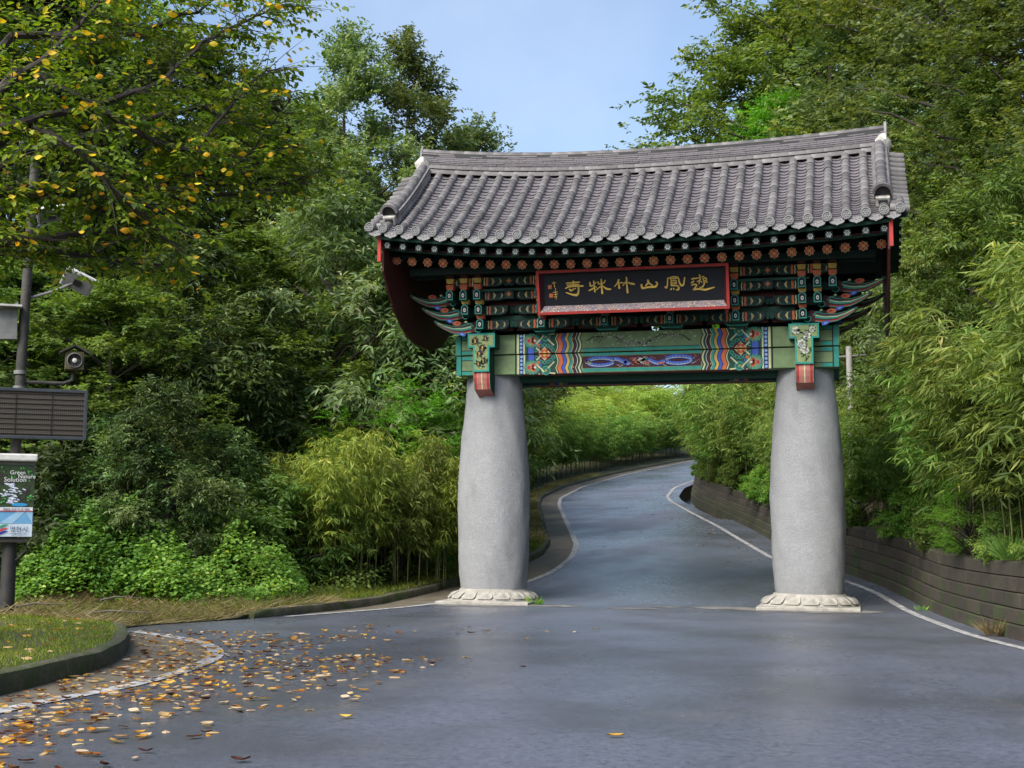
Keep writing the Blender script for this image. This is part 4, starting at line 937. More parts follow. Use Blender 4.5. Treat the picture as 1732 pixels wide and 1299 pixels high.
for k, st_ in enumerate([[(942, 474), (943, 484)], [(939, 477), (946, 476)], [(944, 486), (945, 488)], [(940, 493), (948, 492)], [(941, 497), (948, 496)], [(944, 490), (945, 505)], [(941, 501), (947, 500)]]):
    brush(q, [to_board(*s) for s in st_], [.014]*len(st_), -.012-.0005*k, P['gold'])
q.build('signature', nb, matrix=UV)
for (a, b) in ((934.5, 483.5), (936, 498.5)):
    u_, v_ = to_board(a, b); MB().box((u_, -.001, v_), (.075, .02, .08), P['orange']).build('seal', nb, matrix=UV)
for sx in (-BW/2-.06, BW/2+.06): MB().tube([(sx, -.05, -.1), (sx, .0, -.2), (sx*.985, .12, -.28)], [.03, .045, .02], P['red'], 8).build('bracket_pin', nb, matrix=UV)
for sx in (-1.5, 1.5): MB().tube([(sx, .0, BH+.1), (sx, .1, BH+.35)], .025, P['black'], 6).build('hanger', nb, matrix=UV)
# ================================================================== ROADSIDE POLE AND WHAT HANGS ON IT
M('pole_dark', (.02, .02, .02), .6, (.045, .042, .038), 5, .3, 40)
M('pole_grey', (.075, .07, .06), .8, (.035, .034, .03), 4, .5, 30)
M('metal_white', (.62, .62, .60), .5, (.42, .41, .38), 6)
M('metal_grey', (.22, .22, .21), .55, (.13, .13, .125), 5)
M('frame_dark', (.045, .055, .065), .45)
def ledmat():
    m, nt, b = newmat('led_louvre')
    tc = nt.nodes.new("ShaderNodeTexCoord"); ck = nt.nodes.new("ShaderNodeTexBrick"); ck.offset = 0; ck.inputs['Scale'].default_value = 1
    ck.inputs['Brick Width'].default_value = .03; ck.inputs['Row Height'].default_value = .024; ck.inputs['Mortar Size'].default_value = .005
    mp = nt.nodes.new("ShaderNodeMapping"); mp.inputs['Rotation'].default_value = (math.radians(90), 0, 0); nt.links.new(tc.outputs['Object'], mp.inputs[0]); nt.links.new(mp.outputs[0], ck.inputs['Vector'])
    nt.links.new(_mix(nt, ck.outputs['Fac'], (.022, .019, .016), (.085, .07, .055)), b.inputs['Base Color']); b.inputs['Roughness'].default_value = .6
ledmat()
POLE = np.array([-8.62, -9.75]); PZ = ground_z(*POLE)
fwd = nrm(np.array([CAM[0]-POLE[0], CAM[1]-POLE[1], 0])); rgt = np.array([-fwd[1], fwd[0], 0]); rgt = rgt if np.dot(rgt, _r) > 0 else -rgt
RZ = math.atan2(rgt[1], rgt[0])
def local(dx, dy, z): return (POLE[0]+rgt[0]*dx-fwd[0]*dy, POLE[1]+rgt[1]*dx-fwd[1]*dy, z)    # dy away from the viewer
pole = empty('equipment_pole', (POLE[0], POLE[1], PZ), RZ, 'tall round pole on the grass carrying signs and speaker, black at its foot', 'pole')
MB().tube([(0, 0, -.1), (0, 0, 1.42)], [.115, .11], 'pole_dark', 16).build('lower_sleeve', pole, smooth=True)
MB().tube([(0, 0, 1.42), (.06, 0, 4.2), (.13, 0, 7.3)], [.085, .08, .07], 'pole_grey', 16).build('shaft', pole, smooth=True)
MB().box((0, 0, -.02), (.42, .42, .05), 'pole_dark').build('base_plate', pole, bevel=.01)
for z in (3.8, 4.05): MB().tube([(.045, 0, z-PZ-.03), (.045, 0, z-PZ+.03)], .1, 'metal_grey', 16).build('clamp_band', pole, smooth=True)
# message board
lb = empty('message_board', local(.0, -.22, 2.98), RZ, 'wide dark louvred electronic message board bolted to the pole', 'sign')
LW, LH = 2.16, .80
MB().box((0, .08, LH/2), (LW, .12, LH), 'frame_dark').build('housing', lb, bevel=.01)
MB().box((0, .012, LH/2), (LW-.1, .02, LH-.1), 'led_louvre').build('display', lb)
for k in range(9): MB().box((0, -.002, .08+.08*k), (LW-.1, .03, .003), 'led_louvre').build('louvre', lb)
for k in range(1, 4): MB().box((-LW/2+LW*k/4, -.003, LH/2), (.008, .02, LH-.1), 'pole_dark').build('divider', lb)
for (x0, z0, sx, sz) in ((0, .025, LW, .05), (0, LH-.025, LW, .05), (-LW/2+.025, LH/2, .05, LH-.1), (LW/2-.025, LH/2, .05, LH-.1)): MB().box((x0, -.002, z0), (sx, .05, sz), 'frame_dark').build('frame_side', lb, bevel=.006)
MB().box((0, .2, LH/2), (.3, .16, .3), 'metal_grey').build('mount', lb)
# cabinet with a printed poster
cb = empty('equipment_cabinet', local(-.07, -.2, 1.44), RZ, 'white capped cabinet with a printed stream poster and blue city panel', 'cabinet')
CW, CHh = .80, 1.26
MB().box((0, .12, CHh/2-.03), (CW, .28, CHh-.06), 'metal_grey').build('case', cb, bevel=.008)
MB().box((0, .10, CHh-.02), (CW+.07, .42, .12), 'metal_white').build('cap', cb, bevel=.025)
MB().box((0, .12, -.045), (CW-.12, .22, .07), 'pole_dark').build('skirt', cb)
for nme, c in dict(sky=(.14, .36, .60), sky2=(.30, .50, .68), ice=(.55, .64, .74), rock=(.03, .022, .025), moss=(.035, .06, .02), foam=(.62, .68, .80), pool=(.04, .28, .55), lgreen=(.08, .38, .08), print_white=(.70, .70, .72), ink=(.02, .03, .10), logo_green=(.03, .30, .16), logo_red=(.55, .05, .06), logo_blue=(.04, .03, .28), lilac=(.42, .42, .62)).items():
    M('print_'+nme, c, .35, tuple(k*.85 for k in c), 14); P['p_'+nme] = 'print_'+nme
p = Paint(-.022); hw = CW/2-.012
pz = lambda py: (908-py)/ (908-772)*1.25-.01; pxx = lambda px: (px-11)/ (54-11)*CW/2
def PR(x0, x1, y0, y1, c, l=1): p.rect(x0, x1, pz(y1), pz(y0), c, l)
PR(-hw, hw, 784, 906, 'p_ice', 1); PR(-hw, hw, 784, 856, 'p_moss', 2)
rp = random.Random(8)
for k in range(260):
    x = rp.uniform(-hw+.03, hw-.03); y = rp.uniform(788, 853); far = y < 815; p.disc(x, pz(y), rp.uniform(.010, .034), rp.choice(['p_moss', 'p_moss', 'p_rock', 'p_lgreen'] if far and rp.random() < .5 else ['p_rock', 'p_rock', 'p_moss', 'p_rock', 'p_lgreen' if abs(x) > .3 else 'p_rock']), 3+.002*k, 7, rp.uniform(.006, .02), rp.uniform(0, 3))
for k in range(60):
    x = .03+rp.gauss(0, .05)+(.06 if rp.random() < .4 else 0); y = rp.uniform(816, 850); p.disc(x, pz(y), rp.uniform(.012, .04), rp.choice(['p_foam', 'p_foam', 'p_ice', 'p_lilac']), 4+.004*k, 7, rp.uniform(.006, .014), rp.uniform(-.5, .2))
for (x, y, a, b) in ((.10, 823, .07, .012), (.25, 826, .03, .01), (.18, 829, .03, .008), (-.2, 826, .04, .012)): p.disc(x, pz(y), a, 'p_foam', 4, 10, b, rp.uniform(-.4, .1))
p.disc(.19, pz(852), .12, 'p_pool', 5, 14, .028); p.disc(-.2, pz(853), .10, 'p_pool', 5, 14, .02)
for (x, y) in ((.34, 838), (.37, 841), (-.02, 842), (-.08, 846), (-.35, 840)): [p.disc(x+rp.gauss(0, .025), pz(y)+rp.gauss(0, .02), .018, rp.choice(['p_lgreen', 'p_moss']), 5.5+.01*q, 6, .012) for q in range(9)]
PR(-.02, hw, 856.5, 862, 'p_print_white', 6); PR(-hw, -.02, 858, 862, 'p_print_white', 6); PR(-hw, hw, 862, 863.4, 'p_logo_red', 6)
PR(-hw, hw, 863.4, 884, 'p_sky', 2); p.poly([(-.1, pz(884)), (.16, pz(863.4)), (.28, pz(863.4)), (.1, pz(884))][::-1], 'p_sky2', 3); p.poly([(.28, pz(863.4)), (hw, pz(863.4)), (hw, pz(884)), (.40, pz(884))][::-1], 'p_sky2', 3); p.poly([(-hw, pz(863.4)), (-.2, pz(884)), (-hw, pz(884))], 'p_lilac', 3)
lx = -.06
for (c, dy, ph) in (('p_logo_green', 889, .9), ('p_logo_red', 895, .8), ('p_logo_blue', 900, .75)):
    p.ribbon([(lx-.09+.18*k/10, pz(dy)+.03*math.sin(-1.2+2.6*k/10)) for k in range(11)], [.004+.03*math.sin(PI*(k+.5)/11) for k in range(11)], c, 6)
p.build('poster', cb)
def text(body, x, z, size, mat, parent, y=-.045, ext=.001, name='lettering', spacing=1.0):
    cu = bpy.data.curves.new('t', 'FONT'); cu.body = body; cu.size = size; cu.extrude = ext; cu.space_character = spacing; cu.resolution_u = 3
    ob = bpy.data.objects.new('t', cu); COL.objects.link(ob); dg = bpy.context.evaluated_depsgraph_get(); me = bpy.data.meshes.new_from_object(ob.evaluated_get(dg)); bpy.data.objects.remove(ob); bpy.data.curves.remove(cu)
    me.materials.clear(); me.materials.append(MATS[mat]); o = link(name, me, parent, Matrix.Translation((x, y, z)) @ Matrix.Rotation(PI/2, 4, 'X')); return o
text('Green', pxx(14), pz(800.5), .09, 'print_print_white', cb); text('Nature', pxx(27), pz(807), .09, 'print_print_white', cb); text('Solution', pxx(5), pz(813), .10, 'print_print_white', cb)
text('영천시', pxx(17), pz(897.5), .10, 'print_ink', cb); text('Yeongcheon City', pxx(17.5), pz(902), .036, 'print_ink', cb); text('새로운 도전 더 큰 영천', pxx(5), pz(861.2), .042, 'print_ink', cb)
MB().tube([(.3, .12, -.06), (.32, .12, -.2), (.2, .1, -.33), (.08, .2, -.42)], .015, 'pole_dark', 6).build('cable', cb)
# loudspeaker in a little wooden house on a pipe arm
M('birdhouse_wood', (.10, .085, .04), .8, (.05, .045, .02), 5, .5, 30); M('horn_dark', (.02, .02, .022), .4)
sp_ = empty('loudspeaker', local(.86, -.05, 4.26), RZ, 'small wooden house holding a round black horn loudspeaker on a pipe arm', 'speaker')
MB().box((0, 0, 0), (.29, .26, .29), 'birdhouse_wood').build('house', sp_, bevel=.008)
for s in (-1, 1): MB().box((0, 0, 0), (.27, .34, .025), 'pole_dark', Matrix.Translation((s*.115, 0, .185)) @ Matrix.Rotation(s*math.radians(28), 4, 'Y')).build('roof_board', sp_)
m = MB(); RX = Matrix.Translation((0, -.13, 0)) @ Matrix.Rotation(PI/2, 4, 'X')
hm = MB().lathe([(.118, 0), (.118, .03), (.105, .032), (.10, .015), (.06, -.05), (.04, -.08)], 'horn_dark', 20); MB().add([tuple(RX @ Vector(v)) for v in hm.v], hm.f, 'horn_dark').build('horn', sp_, smooth=True)
hm = MB().lathe([(.122, .0), (.124, .02), (.112, .034), (.106, .03), (.108, .0)], 'metal_grey', 20); MB().add([tuple(RX @ Vector(v)) for v in hm.v], hm.f, 'metal_grey').build('horn_rim', sp_, smooth=True)
hm = MB().lathe([(.04, .0), (.035, .02), (.001, .03)], 'metal_white', 12); MB().add([tuple(RX @ Vector(v)) for v in hm.v], hm.f, 'metal_white').build('driver_cap', sp_, smooth=True)
MB().tube([(-.80, .05, -.36), (-.15, .05, -.36), (-.02, .05, -.30), (0, .05, -.14)], .03, 'pole_grey', 8).build('pipe_arm', sp_, smooth=True)
# floodlights: white shallow housings tilted down
def flood(name, dx, z, rot, label, sz=(.5, .34)):
    o = empty(name, local(dx, -.1, z), RZ, label, 'lamp'); R_ = Matrix.Rotation(rot[1], 4, 'Y') @ Matrix.Rotation(rot[0], 4, 'X')
    MB().box((0, 0, .03), (sz[0], sz[1], .06), 'metal_white', R_).build('housing', o, bevel=.01)
    MB().box((0, 0, -.012), (sz[0]-.06, sz[1]-.06, .03), 'metal_grey', R_).build('lens_plate', o)
    MB().box((0, .0, -.035), (.12, .1, .03), 'horn_dark', R_).build('sensor', o)
    MB().tube([(0, 0, .02), (-dx*.4, .12, -.15), (-dx+.1, .14, -.3)], .025, 'metal_grey', 8).build('bracket', o); return o
flood('floodlight', .86, 5.55, (math.radians(-52), math.radians(24)), 'white framed floodlight tilted on a bracket under the cherry branches')
flood('floodlight', .42, 6.62, (math.radians(-40), math.radians(-12)), 'small white floodlight at the top of the pole half hidden by leaves', (.46, .3))
o = empty('junction_box', local(-.25, -.12, 4.55), RZ, 'grey slanted junction box on the pole above the message board', 'box')
m = MB().prism([(-.22, 0), (.22, .02), (.22, .62), (.12, .55), (-.22, .40)], (0, 0, 0), (1, 0, 0), (0, 0, 1), (0, -1, 0), .2, 'metal_grey'); m.build('case', o, bevel=.01); MB().box((.03, -.02, .535), (.5, .3, .03), 'metal_white', Matrix.Rotation(math.radians(-0), 4, 'Y')).build('lid', o)
# utility pole with wires on the right bank
M('pole_concrete', (.36, .35, .33), .8, (.24, .235, .22), 3, .3, 30)
up_xy = at(1440, 640, 37.5); uz = ground_z(up_xy[0], up_xy[1])
ut = empty('utility_pole', (up_xy[0], up_xy[1], uz), 0, 'pale concrete utility pole standing in the bamboo on the right bank', 'pole')
H_ = at(1438, 585, 37.5)[2]-uz
MB().tube([(0, 0, -.2), (-.05, 0, H_)], [.12, .085], 'pole_concrete', 12).build('shaft', ut, smooth=True); MB().tube([(-.5, 0, H_-.3), (.4, 0, H_-.25)], .03, 'metal_grey', 6).build('cross_bar', ut)
for k, dz in enumerate((0, -.35)):
    a = np.array([-.05, 0, H_-.25+dz]); b = np.array(at(1600, 590, 46))-np.array([up_xy[0], up_xy[1], uz])+np.array([0, 0, dz+.4]); pts = [a+(b-a)*t+np.array([0, 0, -1.0*math.sin(PI*t)*.6]) for t in np.linspace(0, 1, 12)]
    MB().tube(pts, .014, 'pole_dark', 5).build('wire', ut)
# ================================================================== VEGETATION
rng = np.random.default_rng(12)
G = lambda *s: list(s)
LM('leaf_oak', [(0, (0.043, 0.075, 0.017)), (.45, (0.102, 0.165, 0.036)), (.8, (0.182, 0.255, 0.060)), (1, (0.281, 0.300, 0.098))], .38)
LM('leaf_grey', [(0, (0.053, 0.091, 0.036)), (.5, (0.131, 0.198, 0.077)), (.85, (0.243, 0.302, 0.151)), (1, (0.423, 0.443, 0.282))], .38)
LM('leaf_shaded', [(0, (0.016, 0.032, 0.010)), (.6, (0.041, 0.066, 0.018)), (1, (0.085, 0.113, 0.035))], .24)  # shade of the wood's interior is put into this leaf colour
LM('leaf_chestnut', [(0, (.012, .028, .009)), (.4, (.05, .095, .026)), (.75, (.14, .21, .06)), (1, (.27, .34, .14))], .24)  # shaded inner leaves painted into the low stops, lit leaves into the high ones
LM('leaf_bright', [(0, (0.057, 0.172, 0.012)), (.5, (0.115, 0.310, 0.028)), (1, (0.230, 0.437, 0.060))], .4, hue=.01)
LM('leaf_cherry', [(0, (.045, .095, .010)), (.5, (.125, .205, .018)), (.85, (.235, .30, .032)), (1, (.42, .37, .05))], .42, spec=.3, hue=0, val=.02)
LM('leaf_yellow', [(0, (.60, .30, .015)), (.5, (.70, .44, .02)), (1, (.68, .52, .05))], .35, val=.15)
LM('leaf_bamboo', [(0, (0.056, 0.093, 0.018)), (.45, (0.132, 0.197, 0.036)), (.8, (0.251, 0.306, 0.072)), (1, (0.427, 0.393, 0.130))], .33, hue=.012)
LM('leaf_bamboo_yellow', [(0, (0.065, 0.109, 0.018)), (.4, (0.152, 0.233, 0.035)), (.72, (0.315, 0.375, 0.062)), (1, (0.582, 0.544, 0.125))], .33, hue=.015)
LM('leaf_bamboo_green', [(0, (0.052, 0.106, 0.025)), (.5, (0.132, 0.240, 0.046)), (.85, (0.259, 0.365, 0.078)), (1, (0.431, 0.463, 0.123))], .33, hue=.012)
LM('leaf_bamboo_pale', [(0, (0.103, 0.144, 0.030)), (.45, (0.218, 0.300, 0.055)), (.8, (0.345, 0.444, 0.090)), (1, (0.483, 0.528, 0.150))], .4, hue=.012)
LM('leaf_vine', [(0, (0.053, 0.133, 0.020)), (.5, (0.140, 0.281, 0.041)), (.9, (0.264, 0.423, 0.083)), (1, (0.456, 0.500, 0.152))], .35, hue=.01)
LM('grass_green', [(0, (.07, .11, .014)), (.5, (.15, .20, .025)), (.85, (.26, .28, .045)), (1, (.42, .36, .12))], .35)
LM('grass_dry', [(0, (.14, .125, .05)), (.5, (.28, .24, .11)), (1, (.44, .37, .2))], .3)
LM('leaf_fallen', [(0, (.045, .016, .008)), (.22, (.16, .055, .012)), (.45, (.44, .20, .018)), (.6, (.56, .35, .05)), (.8, (.50, .36, .19)), (1, (.56, .45, .32))], .15, rough=.45, val=.3)
M('bark', (.055, .045, .035), .95, (.028, .024, .02), 6, .8, 18, stretch=(1, 1, .3)); M('bark_cherry', (.035, .028, .024), .85, (.065, .055, .048), 8, .6, 25)
M('culm', (.13, .13, .045), .5, (.07, .065, .03), 4, .2, 20, rnd=.3)
M('dead_wood', (.2, .17, .13), .9, (.1, .085, .065), 6, .5, 20)

def vn(a): return a/np.maximum(np.linalg.norm(a, axis=-1, keepdims=True), 1e-9)
def leaf_mesh(name, base, d, n, L, W, var, mat, oval=False, fold=.18, droop=.1):
    d = vn(d); side = vn(np.cross(d, n)); n = np.cross(side, d); L = L[:, None]; W = W[:, None]; N = len(base)
    if not oval:
        V = np.stack([base, base+d*L*.42+side*W*.5+n*W*fold, base+d*L-n*L*droop, base+d*L*.42-side*W*.5+n*W*fold], 1).reshape(-1, 3); i = np.arange(N)[:, None]*4
        F = np.concatenate([i+np.array([[0, 1, 2]]), i+np.array([[0, 2, 3]])], 1).reshape(-1, 3); vv = np.repeat(var, 2)
    else:
        V = np.stack([base, base+d*L*.28+side*W*.46+n*W*fold, base+d*L*.66+side*W*.40+n*(W*fold-L*droop*.35), base+d*L-n*L*droop, base+d*L*.66-side*W*.40+n*(W*fold-L*droop*.35), base+d*L*.28-side*W*.46+n*W*fold], 1).reshape(-1, 3); i = np.arange(N)[:, None]*6
        F = np.concatenate([i+np.array([[0, 1, 2, 3]]), i+np.array([[0, 3, 4, 5]])], 1).reshape(-1, 4); vv = np.repeat(var, 2)
    return fastmesh(name, V, F, [MATS[mat]], vv)
def rand_dir(k): 
    v = rng.normal(size=(k, 3)); return vn(v)
def sprays(org, dirs, nleaf, step, Lf, Wf, droop=.35, spread=.9, up=.7, jit=.25):
    """leaves set left and right along short twigs; returns arrays for leaf_mesh"""
    S = len(org); j = np.arange(nleaf)
    dirs = vn(dirs); g = np.array([0, 0, -1.0])
    pos = org[:, None]+dirs[:, None]*(j[None, :, None]*step)+g*(droop*(j*step)**2)[None, :, None]*.8
    d = np.repeat(dirs[:, None], nleaf, 1); sd_ = vn(np.cross(d, np.array([0, 0, 1.0])+rng.normal(size=d.shape)*.25)); sg = np.where(j % 2, 1, -1)[None, :, None]
    ld = vn(d*(1-spread*.45)+sd_*sg*spread+g*droop*.8+rng.normal(size=d.shape)*jit)
    nn = vn(np.array([0, 0, up])+rng.normal(size=d.shape)*.45+dirs[:, None]*.15)
    N = S*nleaf; sc = rng.uniform(.65, 1.2, N)
    return pos.reshape(N, 3), ld.reshape(N, 3), nn.reshape(N, 3), Lf*sc, Wf*sc*rng.uniform(.85, 1.15, N)

def make_tree(key, H, R, z0, ncl, nsp, nlf, Lf, Wf, mat, droop=.35, lean=0., spiky=.0, step=None, oval=False, flat=.6, shape=.75):
    """crown of leaf sprays gathered in clumps on limbs, tapered trunk with limbs"""
    u = rng.uniform(0, 1, ncl); th = rng.uniform(0, 2*PI, ncl); ph = rng.uniform(0, 6, 3)
    prof = np.sin(PI*np.clip(u, .04, .985)**shape)**.62
    lob = 1+.22*np.sin(2*th+ph[0])+.18*np.sin(3*th+ph[1]+u*5)+.12*np.sin(5*th+ph[2]-u*7)
    rad = R*prof*lob*np.sqrt(rng.uniform(.12, 1, ncl))
    c = np.stack([rad*np.cos(th)+lean*u, rad*np.sin(th), z0+(H-z0)*u], 1)
    rc = R*rng.uniform(.12, .27, ncl)*(1-.35*u)
    axis = np.stack([lean*u, u*0, z0+(H-z0)*(u*.8-.05)], 1)
    o = np.repeat(c, nsp, 0)+rng.normal(size=(ncl*nsp, 3))*np.repeat(rc, nsp)[:, None]*np.array([.62, .62, flat*.62])
    dr = vn(np.repeat(c-axis, nsp, 0))+rng.normal(size=(ncl*nsp, 3))*.75+np.array([0, 0, -.12+spiky])
    A = sprays(o, dr, nlf, step or Lf*.28, Lf, Wf, droop)
    cv = np.repeat(rng.normal(0, .13, ncl), nsp*nlf); var = np.clip(.47+cv+rng.normal(0, .2, len(A[0])), 0, 1)
    crown = leaf_mesh(key+'_crown', *A, var, mat, oval)
    tb = MB(); n = 9; bend = rng.normal(size=2)*.12
    tp = [(lean*(k/n)**1.4+bend[0]*math.sin(k*.9)*k/n, bend[1]*math.sin(k*1.1)*k/n, -.4+(H*.86+.4)*k/n) for k in range(n+1)]; r0 = .017*H+.03
    tb.tube(tp, [r0*(1-.85*k/n)*(1.25 if k == 0 else 1) for k in range(n+1)], 'bark', 9)
    order = np.argsort(-rad)[:min(ncl, 34)]
    for i in order:
        f = max(.12, min(.82, (c[i, 2]-rad[i]*.55)/(H*.86))); k = f*n; a = np.array(tp[int(k)])+(np.array(tp[min(int(k)+1, n)])-np.array(tp[int(k)]))*(k-int(k)); e = c[i]
        m1 = a+(e-a)*.4+np.array([0, 0, .10*np.linalg.norm(e-a)]); m2 = a+(e-a)*.75+np.array([0, 0, .09*np.linalg.norm(e-a)]); rr_ = r0*(1-f)*.5+.012
        tb.tube([a, m1, m2, e], [rr_, rr_*.7, rr_*.45, .008], 'bark', 5, False)
    return crown, tb.mesh(key+'_trunk', True)
TREES = {
 'oak': make_tree('oak', 14, 3.7, 2.5, 120, 26, 12, .17, .085, 'leaf_oak', .35),
 'oak2': make_tree('oak2', 14, 3.4, 3.0, 105, 26, 12, .18, .085, 'leaf_oak', .4, lean=.8, spiky=.2),
 'tall': make_tree('tall', 15, 3.0, 2.0, 125, 25, 12, .18, .08, 'leaf_grey', .3, spiky=.3, shape=.6),
 'chestnut': make_tree('chestnut', 8, 2.9, .8, 85, 24, 12, .21, .062, 'leaf_chestnut', .6, flat=.5),
 'chestnut2': make_tree('chestnut2', 8, 2.7, .5, 80, 24, 12, .22, .06, 'leaf_chestnut', .7, lean=.6, flat=.5),
 'locust': make_tree('locust', 6, 2.2, .6, 60, 20, 18, .075, .032, 'leaf_bright', .45, step=.035, flat=.4),
 'shrub': make_tree('shrub', 2.4, 1.35, .1, 60, 22, 9, .12, .055, 'leaf_oak', .4, flat=.6, shape=.9),
 'shrub2': make_tree('shrub2', 2.2, 1.3, .1, 55, 22, 9, .15, .05, 'leaf_chestnut', .6, flat=.5, shape=.9),
}
used = {}
def plant(kind, x, y, h, name, label, cat='tree', mat=None, group=None, wide=1.0, rz=None, dz=0):
    cr, tr = TREES[kind]; H0 = {'oak': 14, 'oak2': 14, 'tall': 15, 'chestnut': 8, 'chestnut2': 8, 'locust': 6, 'shrub': 2.4, 'shrub2': 2.2}[kind]
    s = h/H0; o = empty(name, (x, y, ground_z(x, y)-.05+dz), rng.uniform(0, 6.28) if rz is None else rz, label, cat, group); o.scale = (s*wide, s*wide, s)
    c = link('crown', cr, o); link('trunk', tr, o)
    if mat:
        c.material_slots[0].link = 'OBJECT'; c.material_slots[0].material = MATS[mat]
    return o
def plant_px(kind, px, top, t, name, label, mat=None, group=None, wide=1.0, rz=None, cat='tree'):
    P_ = at(px, top, t)
    while XkL(P_[1])-1 < P_[0] < XW(P_[1])+1.2: px += 6; P_ = at(px, top, t)
    x, y = P_[0], P_[1]; h = P_[2]-ground_z(x, y)
    return plant(kind, x, y, max(h, 1.0), name, label, cat, mat, group, wide, rz)

# ---- left wood
GL = 'trees of the dark wood left of the gate'
plant_px('tall', 585, 62, 42, 'broadleaf_tree', 'tall pale grey-green tree with spiky top rising behind the left roof end', 'leaf_grey', wide=.85, rz=.4)
plant_px('tall', 690, 72, 44, 'broadleaf_tree', 'tall grey-green tree next to the spiky one, just left of the roof', 'leaf_grey', wide=.9, rz=2.2)
plant_px('oak', 790, 205, 47, 'broadleaf_tree', 'lower rounded tree touching the left end of the roof ridge', 'leaf_grey', wide=.75)
WL = {505: 'dark tree between the cherry tips and the spiky grey-green tree', 415: 'grey-green tree seen under the tip of the highest cherry limb', 320: 'tall green tree behind the middle of the cherry crown', 225: 'very tall narrow tree behind the cherry crown', 120: 'very tall broad green tree behind the cherry limbs and floodlight', 20: 'very tall dark tree behind the top of the equipment pole', -90: 'tall green tree past the equipment pole, mostly out of sight', 640: 'dark tree in shade behind the two grey-green trees', 560: 'dark tree far back behind the spiky grey-green tree', 180: 'dark tree far back in the wood behind the cherry', 380: 'dark tree far back between the cherry and the spiky tree', 730: 'dark tree far back behind the left gable of the roof'}
for (k, px, top, t, mt, wd) in (('oak', 505, 165, 50, 'leaf_shaded', .9), ('oak2', 415, 130, 52, 'leaf_grey', .9), ('oak', 320, 60, 48, 'leaf_oak', 1), ('tall', 225, -40, 50, 'leaf_oak', 1), ('oak2', 120, -60, 46, 'leaf_oak', 1), ('oak', 20, -80, 44, 'leaf_shaded', 1), ('oak', -90, -60, 42, 'leaf_oak', 1), ('oak2', 640, 330, 54, 'leaf_shaded', .8), ('oak', 560, 250, 60, 'leaf_shaded', 1), ('oak', 180, 100, 62, 'leaf_shaded', 1.1), ('oak2', 380, 200, 64, 'leaf_shaded', 1.1), ('oak', 730, 330, 58, 'leaf_shaded', .9)):
    plant_px(k, px, top, t, 'broadleaf_tree', WL[px], mt, GL, wd)
CL = {660: 'pale chestnut tree with drooping leaves beside the left gable boards', 540: 'greyish chestnut tree standing behind the yellow bamboo and under the spiky tree', 420: 'fine-leaved green tree between the pale chestnut and the cherry limbs', 300: 'green chestnut tree just beyond the tips of the lower cherry limbs',
 190: 'fine-leaved green tree beside the message board', 80: 'green chestnut tree directly behind the loudspeaker house', -20: 'broad olive tree hidden behind pole and message board', 740: 'small green chestnut tree close behind the left stone pillar', 480: 'dark shaded chestnut tree behind the acacia sapling and bamboo', 610: 'dark chestnut tree in deep shade behind the lime green sapling', 260: 'dark broad chestnut tree in shade behind the pale leafy bushes', 130: 'dark chestnut tree in shade behind the printed cabinet', 370: 'dark chestnut tree in shade between leafy bushes and yellow bamboo', 700: 'dark chestnut tree deep in the wood behind the left pillar top'}
for (k, px, top, t, mt, wd) in (('chestnut', 660, 350, 37, 'leaf_grey', .95), ('chestnut2', 540, 330, 36, 'leaf_grey', .9), ('oak2', 420, 420, 35, 'leaf_oak', 1.5), ('chestnut2', 300, 430, 33, 'leaf_chestnut', 1), ('oak', 190, 470, 31, 'leaf_oak', 1.4), ('chestnut2', 80, 440, 32, 'leaf_chestnut', 1), ('oak', -20, 420, 31, 'leaf_oak', 1.5), ('chestnut2', 740, 470, 39, 'leaf_chestnut', .8), ('shrub', 610, 640, 44, 'leaf_shaded', 1.2), ('shrub', 370, 650, 43, 'leaf_shaded', 1.2)):
    plant_px(k, px, top, t, 'chestnut_tree' if 'chestnut' in k else 'broadleaf_tree', CL[px], mt, 'chestnut trees at the edge of the left wood', wd)
BLb = {300: 'tall bush with long pale leaves behind the vine mound', 215: 'bush with long pale leaves right of the printed cabinet', 380: 'bush with long pale leaves beside the yellow bamboo', 110: 'dark low bush behind the printed cabinet', 40: 'dark low bush behind the foot of the equipment pole', 430: 'small olive bush between vine mound and yellow bamboo', 340: 'small olive bush at the right end of the vine mound', 480: 'small olive bush tucked behind the yellow bamboo'}
for (k, px, top, t, mt) in (('chestnut2', 300, 655, 28.5, 'leaf_chestnut'), ('chestnut', 215, 700, 28, 'leaf_chestnut'), ('chestnut', 380, 720, 29.5, 'leaf_chestnut'), ('shrub2', 110, 770, 27.5, 'leaf_shaded'), ('shrub', 40, 790, 28, 'leaf_shaded'), ('shrub2', 430, 800, 30, 'leaf_oak'), ('shrub', 340, 830, 28.5, 'leaf_oak'), ('shrub', 480, 790, 32, 'leaf_oak')):
    plant_px(k, px, top, t, 'leafy_bush', BLb[px], mt, 'bushes before the left wood', 1.0, cat='bush')
plant_px('locust', 680, 652, 33.5, 'acacia_sapling', 'bright lime green sapling with feathery leaves above the yellow bamboo', 'leaf_bright', wide=1.35, rz=1.0)
plant_px('locust', 755, 668, 34.5, 'acacia_sapling', 'bright green feathery sapling right beside the left stone pillar', 'leaf_bright', wide=.8, rz=3)
